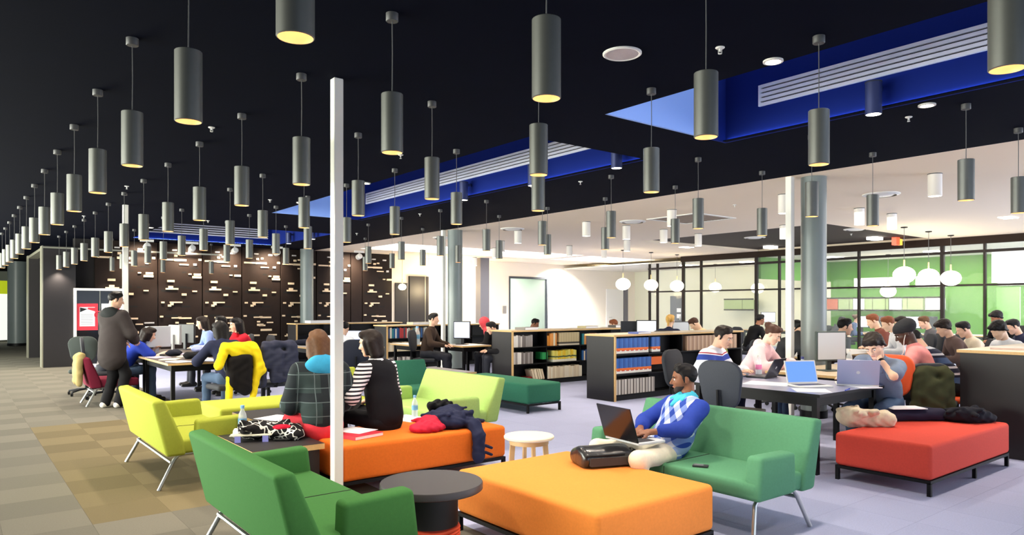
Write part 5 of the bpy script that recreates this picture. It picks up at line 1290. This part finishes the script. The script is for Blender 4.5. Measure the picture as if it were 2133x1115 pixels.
# ---- papers, books, pens
def sheet(label, x, y, z, rz, w=.21, d=.297, m=M_paper, name='paper_sheet', cat='paper', h=.002): 
    return tag(MB().box(-w / 2, w / 2, -d / 2, d / 2, 0, h).build(name, m, smooth=False), label, cat) if False else tag(link(name, MB().box(-w / 2, w / 2, -d / 2, d / 2, 0, h).data(name, m, smooth=False), None, (x, y, z), rz), label, cat)
sheet('sheaf of white papers on the left half of the laptop table', *G(1600, 800, ZT), ZT, .3, .3, .42, h=.006)
sheet('white papers at the near corner of the laptop table', *G(1690, 814, ZT), ZT, .7, .3, .3, h=.004)
sheet('open notebook under the pens on the laptop table', *G(1795, 806, ZT), ZT, -.5, .22, .3, h=.008)
t = thing('pen', 'blue marker pen lying on the laptop table', 'pen', (*G(1765, 811, ZT + .01), ZT + .006), .25)
MB().tube([(-.08, 0, 0), (.05, 0, 0)], .006, 8).build('barrel', mat('blue_pen', lin(50, 80, 190), .4), t); MB().tube([(.05, 0, 0), (.085, 0, 0)], .007, 8).build('cap', mat('blue_pen_cap', lin(30, 56, 160), .4), t)
flat('book', 'book', 'red and white hardback at the front edge of the orange bench', *G(752, 910, .41), .41, .30, .21, .03, mat('red_hardback', lin(196, 44, 62), .5), .25)
sheet('lined paper pad on the red hardback', *G(740, 897, .44), .441, .4, .24, .3)
sheet('white drawing paper lying on the orange bench behind the bottle', *G(850, 872, .41), .4105, .2, .3, .4)
sheet('white paper spread on the second side table', *G(585, 872, .42), .4205, .4, .3, .42)
# phone
t = thing('phone', 'small mobile phone lying on the green sofa seat', 'phone', (4.02, 3.0, .4065), .5)
MB().box(-.028, .028, -.052, .052, 0, .013, bev=.004, seg=2).build('body', M_dkgrey, t); MB().box(-.022, .022, -.02, .042, .0131, .0138).build('screen', mat('phone_screen', lin(120, 120, 130), .15), t, smooth=False)
# ---- black laptop bag on the orange ottoman
M_leather = mat('black_leather', (.014, .014, .017), .30, bump=.25, bscale=25, coat=.3)
bx, by = G(1258, 972, .41)
t = thing('laptop_bag', 'shiny black laptop bag lying on the orange ottoman', 'bag', (bx + .04, by + .06, .41), -.35)
link('body', npmesh('body', [surfnets(field([('u', cap((-.15, -.07, .055), (.15, -.07, .055), .055), .05), ('u', cap((-.15, .10, .05), (.15, .10, .05), .052), .14), ('u', cap((-.15, 0, .06), (.15, 0, .06), .055), .1), ('i', half((0, 0, .002), (0, 0, -1)), .01), ('i', half((.19, 0, 0), (1, 0, 0)), .03), ('i', half((-.19, 0, 0), (-1, 0, 0)), .03)], .003, 22), .009)], M_leather), t)
MB().prism(rrect(.30, .30, .015, .075, .012), -.138, -.118, 'y', bev=.004, seg=1).build('front_pocket', mat('grey_pocket', lin(44, 42, 41), .45), t)
MB().tube([(-.17, -.115, .085), (-.05, -.13, .088), (.10, -.128, .086), (.19, -.06, .07), (.20, .05, .066)], .006, 6).build('zip', M_blackm, t)
MB().tube([(.185, -.05, .06), (.235, -.03, .085), (.245, .03, .085), (.19, .06, .06)], .014, 8).build('handle', M_leather, t)
MB().box(.195, .205, .0, .02, .03, .075).build('zip_tag', M_chrome, t, smooth=False)
# ---- navy coat with fur hood and red lining on the orange bench
cx, cy = G(930, 880, .45)
NV = cl('navy_coat', (36, 40, 66))
def L(x, y, z): return (x - cx, y - cy, z)
heap('coat', 'coat', 'navy coat with black fur hood slumped over the orange bench', [('u', ell(L(3.52, 5.42, .47), (.16, .22, .085)), .06), ('u', ell(L(3.66, 5.58, .48), (.16, .16, .10)), .06), ('u', cap(L(3.68, 5.35, .47), L(3.66, 5.17, .44), .062, .055), .05), ('u', cap(L(3.66, 5.16, .44), L(3.65, 5.085, .36), .055, .052), .03), ('u', cap(L(3.65, 5.085, .36), L(3.64, 5.075, .18), .052, .056), .03), ('u', cap(L(3.75, 5.5, .44), L(3.92, 5.4, .43), .035, .02), .04), ('u', ell(L(3.55, 5.6, .45), (.12, .12, .06)), .05)] + folds(L(3.58, 5.46, .53), (.14, .16, .03), 22, .022, 3), NV, .009, .005, 62, (cx, cy, 0),
     parts=(('fur_hood', [('u', ell(L(3.62, 5.68, .575), (.12, .08, .045)), .03), ('u', cap(L(3.52, 5.66, .56), L(3.74, 5.66, .55), .04), .03)], cl('black_fur', (16, 16, 20)), .014),
            ('sleeve_strap', [('u', cap(L(3.70, 5.055, .275), L(3.755, 5.04, .25), .014), .01), ('u', cap(L(3.70, 5.055, .215), L(3.755, 5.04, .19), .014), .01)], NV, 0)))
heap('scarf', 'clothing', 'crumpled pink red garment beside the navy coat', [('u', ell(L(3.28, 5.34, .445), (.17, .13, .055)), .05), ('u', ell(L(3.36, 5.44, .47), (.10, .12, .06)), .05)] + folds(L(3.31, 5.38, .485), (.10, .10, .02), 16, .016, 4), cl('pink_red', (186, 36, 60)), .008, .005, 75, (cx, cy, 0))
def scribble(name):
    g = NG(name); n = g.nt.nodes.new('ShaderNodeTexNoise'); n.inputs['Scale'].default_value = 14; n.inputs['Detail'].default_value = 1
    tc = g.nt.nodes.new('ShaderNodeTexCoord'); g.nt.links.new(tc.outputs['Object'], n.inputs['Vector'])
    return g.done(g.mix(g.op('LESS_THAN', g.op('ABSOLUTE', g.op('SUBTRACT', n.outputs['Fac'], .5)), .028), lin(20, 18, 20), lin(205, 202, 196)))
# ---- jumbled black bag on the side table
bx, by = G(565, 905, .45)
heap('handbag', 'bag', 'jumbled black and white handbag on the black side table', [('u', ell((-.12, .0, .07), (.14, .12, .08)), .05), ('u', ell((.10, -.02, .06), (.16, .12, .07)), .06), ('u', ell((.2, -.1, .04), (.08, .08, .05)), .04)] + folds((.0, 0, .10), (.18, .08, .03), 16, .022, 8), scribble('black_white_print'), .009, .003, 50, (bx, by, .42), -.5,
     parts=(('red_lining', [('u', ell((.10, -.09, .095), (.08, .04, .03)), .03)], cl('crimson', (190, 24, 50)), .003), ('strap', [('u', cap((.05, -.16, .012), (.16, -.17, .012), .011), .01), ('u', cap((.16, -.17, .012), (.22, -.12, .02), .011), .01)], M_blackm, 0)))
bx, by = G(520, 921, .42)
t = thing('drawing_board', 'small pale board resting on two lilac blocks on the side table', 'board', (bx + .02, by + .02, .42), -.45)
MB().box(-.16, .16, -.05, .05, .05, .056).build('board', mat('pale_board', lin(205, 200, 180), .5), t, smooth=False)
for sx in (-.12, .09): MB().box(sx, sx + .045, -.05, -.03, 0, .05).build('block', mat('lilac_block', lin(140, 140, 210), .4), t, smooth=False)
x_, y_ = G(494, 912, .42)
heap('tissue', 'tissue', 'crumpled white tissue beside the bottle', [('u', ell((0, 0, .025), (.04, .03, .028)), .02), ('u', ell((.0, .03, .05), (.022, .02, .03)), .02)], WHITE, .008, .006, 90, (x_, y_, .42))
# ---- things on the red ottoman
x_, y_ = G(1800, 890, .41)
heap('jacket', 'clothing', 'folded cream jacket on the red ottoman', [('u', cap((-.15, .03, .07), (.17, -.06, .06), .075, .07), .05), ('u', ell((-.15, .02, .085), (.11, .13, .085)), .05), ('u', ell((.05, .06, .05), (.2, .14, .055)), .05)] + folds((-.1, .02, .10), (.13, .12, .05), 26, .022, 5) + folds((.08, 0, .10), (.14, .08, .03), 12, .02, 6), cl('cream_canvas', (214, 198, 172)), .009, .006, 58, (x_ + .09, y_ + .02, .41), -.55)
x_, y_ = G(1925, 880, .41)
heap('backpack', 'bag', 'flat navy black backpack lying on the red ottoman', [('u', cap((-.26, 0, .055), (.26, 0, .055), .06), .08), ('u', cap((-.24, .14, .05), (.24, .14, .05), .055), .14), ('i', half((0, 0, .003), (0, 0, -1)), .01)], cl('navy_nylon', (38, 36, 56)), .012, .004, 30, (x_ + .02, y_ + .10, .41), -.62)
sheet('white folded paper lying on the navy backpack', x_ - .02, y_ + .17, .528, -.62, .34, .2, h=.008)
x_, y_ = G(2030, 880, .41)
heap('jacket', 'clothing', 'bundled black jacket at the right end of the red ottoman', [('u', ell((0, 0, .06), (.19, .14, .075)), .05), ('u', ell((.13, -.05, .04), (.11, .08, .05)), .04), ('u', ell((-.08, .08, .05), (.15, .1, .06)), .04)] + folds((0, 0, .10), (.16, .1, .03), 22, .022, 7), cl('black_nylon', (28, 29, 38)), .009, .005, 60, (x_, y_ + .04, .41), -.4)
# ---- chairs
F_chg = mat('blue_grey_chair', lin(52, 56, 66), .75, noise=.1, nscale=90); F_cho = mat('orange_chair', lin(222, 84, 36), .6); F_chl = mat('olive_lime_chair', lin(120, 132, 50), .8); F_chn = mat('navy_chair', lin(30, 34, 48), .8); F_chgg = mat('green_grey_chair', lin(64, 72, 70), .8)
task_chair('blue grey swivel chair with its big back to the camera', 5.62, 3.78, face(1, .05), F_chg, seat=.47)
task_chair('chair under the young man in the track jacket', 6.62, 5.0, face(.18, -1), M_chd)
task_chair('olive lime chair of the woman in pink', 8.02, 5.32, face(.25, -1), F_chl)
task_chair('dark chair of the person with hands raised', 9.62, 5.82, face(.1, -1), M_chd)
task_chair('orange chair of the man leaning on his hand', 7.34, 3.30, face(-1, -.02), F_cho)
task_chair('dark chair under the man in the knit hat', 8.63, 3.28, face(-.35, 1), M_chd)
task_chair('orange chair of the man in the striped polo', 9.37, 3.32, face(-.25, 1), F_cho)
task_chair('chair under the student in grey at the left table', 1.96, 13.35, face(1, -.1), M_chd)
task_chair('chair under the long haired woman facing left', 4.02, 14.3, face(-1, .1), M_chd)
task_chair('chair with the yellow jacket under the woman in navy', 2.98, 10.03, face(-.1, 1), M_chd)
task_chair('chair under the person with the amber collar', 4.02, 13.25, face(-1, .2), M_chd)
task_chair('chair under the woman in red', 4.12, 12.5, face(-1, .05), M_chd)
task_chair('chair with the quilted jacket facing the left table', 3.54, 10.08, face(-.1, 1), M_chd)
x_, y_ = G(180, 822, 0)
task_chair('green grey swivel chair by the glass doors', x_, y_, face(.3, 1), F_chgg)
task_chair('navy swivel chair with its back to the camera behind the bench', 4.9, 10.2, face(.3, 1), F_chn)
task_chair('dark round backed chair behind the blue bookcase', 12.6, 9.0, face(0, 1), M_chd)
# maroon armchair on chrome legs
M_mar = fabric('maroon_wool', lin(122, 36, 58))
sofa('maroon armchair on chrome legs beside the standing man', 2.28, 12.58, PI / 2, .72, M_mar, arms=False, seam=False)
# ---- jackets on chairs
def drape(label, x, y, rz, m, m2=None, z1=1.0, w=.2, long=.5, back=-.30):
    ops = [('u', cap((-w, back - .02, z1 - .02), (w, back - .02, z1 - .02), .055), .04), ('u', cap((-w * .8, back - .06, z1 - .05), (-w * .9, back - .07, z1 - long * .55), .045, .04), .05), ('u', cap((w * .8, back - .06, z1 - .05), (w * .9, back - .07, z1 - long * .55), .045, .04), .05),
           ('u', cap((-w - .03, back - .05, z1 - .06), (-w - .05, back - .06, z1 - long), .05, .045), .03), ('u', cap((w + .03, back - .05, z1 - .06), (w + .06, back - .06, z1 - long), .05, .045), .03)]
    inner = [('u', cap((-w * .55, back - .05, z1 - .16), (-w * .5, back - .06, z1 - long * .9), .055), .05), ('u', cap((w * .55, back - .05, z1 - .16), (w * .5, back - .06, z1 - long * .9), .055), .05), ('u', cap((0, back - .05, z1 - .14), (0, back - .06, z1 - long * .9), .06), .05)]
    heap('jacket', 'jacket', label, ops if m2 else ops + inner, m, .014, .007, 30, (x, y, 0), rz, parts=((('lining', inner, m2, .006),) if m2 else ()))
YJ, YB2 = cl('yellow', (240, 208, 30)), cl('black_lining', (22, 18, 18))
bk, z1 = -.33, 1.0
heap('jacket', 'jacket', 'yellow jacket with black lining hung over a chair back',
     [('u', cap((-.19, bk, z1 - .02), (.19, bk, z1 - .02), .055), .04), ('u', ell((.0, bk - .065, z1 - .10), (.16, .035, .10)), .04), ('u', cap((-.2, bk - .03, z1 - .06), (-.29, bk - .05, z1 - .27), .065, .06), .03), ('u', cap((-.15, bk - .06, z1 - .44), (-.17, bk - .07, z1 - .78), .05, .042), .03),
      ('u', cap((.2, bk - .04, z1 - .08), (.28, bk - .06, z1 - .36), .065, .07), .03), ('u', cap((.24, bk - .06, z1 - .30), (.14, bk - .07, z1 - .78), .06, .04), .04)], YJ, .013, .006, 34, (2.98, 10.03, 0), face(-.1, 1),
     parts=(('lining', [('u', cap((-.10, bk - .04, z1 - .22), (-.11, bk - .05, z1 - .50), .085), .05), ('u', cap((.08, bk - .04, z1 - .2), (.07, bk - .05, z1 - .60), .085), .05), ('u', cap((0, bk - .04, z1 - .2), (0, bk - .05, z1 - .55), .09), .05)], YB2, .005),))
drape('dark quilted jacket hung over a chair back', 3.54, 10.08, face(-.1, 1), stripes('quilted_navy', lin(44, 46, 62), lin(52, 54, 72), .05, .9), None, 1.0, .19, .55)
drape('beige jacket hanging over the maroon armchair', 2.16, 12.42, face(1, 0), cl('khaki', (164, 146, 98)), None, .78, .12, .42, -.62)
task_chair('empty dark chair with the olive jacket beside the knit hat man', 8.02, 3.26, face(.62, .78), M_chd, seat=.37)
drape('olive jacket hung over an empty chair near the red ottoman', 8.02, 3.26, face(.62, .78), cl('olive', (58, 60, 38)), None, .87, .13, .46)
# ---- clutter on the left table
rc = random.Random(5)
pm = [M_paper, mat('blue_tint_paper', lin(190, 200, 236), .7), mat('lilac_paper', lin(206, 190, 226), .7), mat('cream_paper', lin(232, 222, 196), .7)]
spots = ['near the front corner', 'by the pale sleeve', 'under the woman in navy', 'in the centre', 'left of the keyboard', 'by the silver monitor', 'along the far edge', 'beside the grey monitor', 'at the right edge', 'under the dark bag', 'behind the dark bag', 'before the long haired woman']
for k, w in enumerate(spots):
    x = 2.5 + (k % 3) * .42 + rc.uniform(-.06, .06); y = 10.68 + (k // 3) * .55 + rc.uniform(-.08, .08)
    if 12.1 < y < 12.4: y = 12.45
    sheet('loose papers on the left table ' + w, x, y, ZT, rc.uniform(-.6, .6), .24, .32, pm[k % 4], h=.006)
for k, (x, y, lab, c) in enumerate(((3.1, 11.55, 'black pencil case lying on the left table', (26, 26, 34)), (2.75, 12.1, 'dark bag on the left table before the monitors', (30, 32, 44)), (3.3, 12.75, 'pale blue bundle of cloth on the left table', (150, 160, 210)), (3.45, 11.2, 'crumpled grey scarf on the right edge of the left table', (96, 96, 110)), (2.85, 11.25, 'small black camera bag in the middle of the left table', (20, 20, 24)), (3.42, 13.2, 'white and blue plastic bag between the monitors', (196, 204, 228)), (2.55, 13.2, 'black hat on the far left of the monitor table', (22, 22, 26)))):
    heap('bag', 'bag', lab, [('u', ell((0, 0, .045), (.16, .1, .05)), .03), ('u', ell((.07, .04, .05), (.09, .08, .05)), .03)], cl('bag%d' % k, c), .012, .006, 40, (x, y, ZT), k * .7)
t = thing('keyboard', 'black keyboard in front of the silver monitor on the left table', 'keyboard', (2.62, 12.42 - .0, ZT), 1.3)
MB().box(-.22, .22, -.075, .075, 0, .02, bev=.005, seg=1).build('case', M_dkgrey, t); MB().box(-.205, .205, -.06, .06, .0202, .026).build('keys', M_blackm, t, smooth=False)
# things on the long pale table
heap('bag', 'bag', 'dark bag on the long pale table', [('u', ell((0, 0, .06), (.28, .12, .065)), .03), ('u', ell((.2, .02, .08), (.14, .1, .07)), .04)], cl('dark_duffel', (40, 42, 58)), .014, .006, 30, (5.6, 13.75, ZT), -.5)
flat('book', 'book', 'white book lying on the long pale table', 5.55, 13.0, ZT, .35, .25, .04, WHITE, .4)
# PC tower and bags under tables
t = thing('computer_tower', 'cream computer tower under the laptop table', 'computer', (6.45, 4.3, 0), .1)
MB().box(-.1, .1, -.22, .22, .02, .45, bev=.006, seg=1).build('case', mat('cream_case', lin(214, 204, 184), .5), t); MB().box(-.08, .08, -.224, -.2205, .3, .4).build('drive_bay', M_dkgrey, t, smooth=False); MB().box(-.09, .09, -.2, .2, 0, .02).build('feet', M_blackm, t, smooth=False)
t = thing('shopping_bag', 'cream paper bag on the floor behind the red ottoman', 'bag', (8.55, 3.05, 0), .2)
MB().box(-.13, .13, -.07, .07, 0, .30, bev=.008, seg=1).build('bag_body', mat('cream_paperbag', lin(226, 208, 160), .7), t); MB().tube([(-.05, -.072, .29), (-.04, -.074, .38), (.04, -.074, .38), (.05, -.072, .29)], .004, 6).build('handle', M_blackm, t)
# ---- notice doors at the left
x0, x1, yd = 2.40, 3.55, 20.84
t = thing('glazed_cabinet', 'white framed black glass double door with posters', 'door', ((x0 + x1) / 2, yd, 0))
w = (x1 - x0) / 2
MB().box(-w, -w + .06, -.04, .04, 0, 1.98).box(w - .06, w, -.04, .04, 0, 1.98).box(-w + .06, w - .06, -.04, .04, 1.92, 1.98).box(-w + .06, w - .06, -.04, .04, 0, .05).build('frame', M_white, t, smooth=False)
M_bgl = mat('black_glass', (.008, .008, .009), .12)
for s, a, b in ((0, -w + .06, -.008), (1, .008, w - .06)): MB().box(a, b, -.015, .015, .05, 1.92).build('glass_leaf', M_bgl, t, smooth=False)
MB().box(-.008, .008, -.02, .02, .05, 1.92).build('meeting_stile', M_finedge, t, smooth=False)
M_pred = mat('poster_red', lin(222, 58, 74), .6); M_pblack = mat('poster_black', (.01, .01, .012), .6)
for k, (xc, bgm, lab, zc) in enumerate(((-.28, M_pred, 'red bordered poster with a white sheet on the left glass door', 1.25), (.27, M_paper, 'white poster with a red and black wedge on the right glass door', 1.25))):
    p = thing('poster', lab, 'poster', ((x0 + x1) / 2 + xc, yd - .017, zc))
    MB().box(-.235, .235, -.004, 0, -.34, .34).build('backing', bgm, p, smooth=False)
    MB().box(-.17, .17, -.006, -.004, -.24, .25).build('sheet', mat('poster_sheet', lin(222, 224, 230), .6), p, smooth=False)
    q = MB(); q.bm.faces.new([q.bm.verts.new(v) for v in ((-.16, -.0065, .24), (-.16, -.0065, .12), (.0, -.0065, .20))]); q.build('black_wedge', M_pblack, p, smooth=False)
    q = MB(); q.bm.faces.new([q.bm.verts.new(v) for v in ((.02, -.0065, .235), (.0, -.0065, .20), (.17, -.0065, .14), (.17, -.0065, .235))]); q.build('red_wedge', M_pred, p, smooth=False)
    for r_ in range(7): MB().box(-.14, .12, -.0066, -.006, .06 - r_ * .042, .068 - r_ * .042).build('text_line', mat('print_grey', lin(150, 152, 160), .7), p, smooth=False)
p = thing('round_sticker', 'red ring sticker between the two posters', 'sticker', ((x0 + x1) / 2 - .03, yd - .022, 1.3))
MB().tube([(.09 * math.cos(a * PI / 12), 0, .09 * math.sin(a * PI / 12)) for a in range(25)], .012, 6, caps=False).build('ring', M_pred, p)
# bin at the far left, wall switches, floor clutter
t = thing('waste_bin', 'grey waste bin far left by the round column', 'bin', (1.1, 33.2, 0))
MB().lathe([(.25, 0), (.28, .02), (.3, .75), (.28, .8)], n=20).build('bin_body', mat('bin_grey', lin(160, 166, 160), .5), t); MB().lathe([(.31, .8), (.31, .86), (.2, .98)], n=20).build('lid', M_dkgrey, t)
for k, (px, py, yy, lab) in enumerate(((1051, 642, 21.98, 'grey switch plate on the far wall beside the tinted window'),)):
    xx = xat(px, yy); tag(MB().box(xx - .08, xx + .08, yy - .02, yy, 1.25, 1.55, bev=.006, seg=1).build('switch_plate', mat('switch_grey', lin(140, 136, 130), .5), smooth=False), lab, 'switch')
x_, y_ = G(750, 1036, 0)
t = thing('earphones', 'small earphones with a thin cable on the floor under the orange bench', 'earphones', (x_, y_, .001))
MB().tube([(-.1, 0, .004), (-.02, .05, .004), (.07, .04, .004), (.09, -.03, .004), (.0, -.03, .004)], .003, 6).build('cable', M_blackm, t)
MB().sphere((.02, -.03, .012), .012, 10, 8).build('earpiece', M_chrome, t); MB().sphere((-.02, -.035, .012), .012, 10, 8).build('earpiece', M_chrome, t)
# earphones of the man in the knit hat, watch of the leaning man
tp = MB(); e0 = J6['H'](-.079, .006, -.01); tp.tube([e0, e0 + np.array((-.012, .012, -.06)), J6['neck'] + np.array((-.09, .10, -.06)), J6['chest'] + np.array((-.05, .22, -.02))], .0035, 6); tp.build('earphone_cable', M_white, p6)
a_, e_, w_ = J5['AR'][0]; dv = nrm(w_ - e_); wp_ = w_ - dv * .035
MB().tube([wp_ - dv * .012, wp_ + dv * .012], .031, 18).build('watch_strap', M_blackm, p5)
MB().tube([wp_ + np.array((0, -.026, 0)), wp_ + np.array((0, -.036, 0))], .016, 14).build('watch_face', M_chrome, p5)
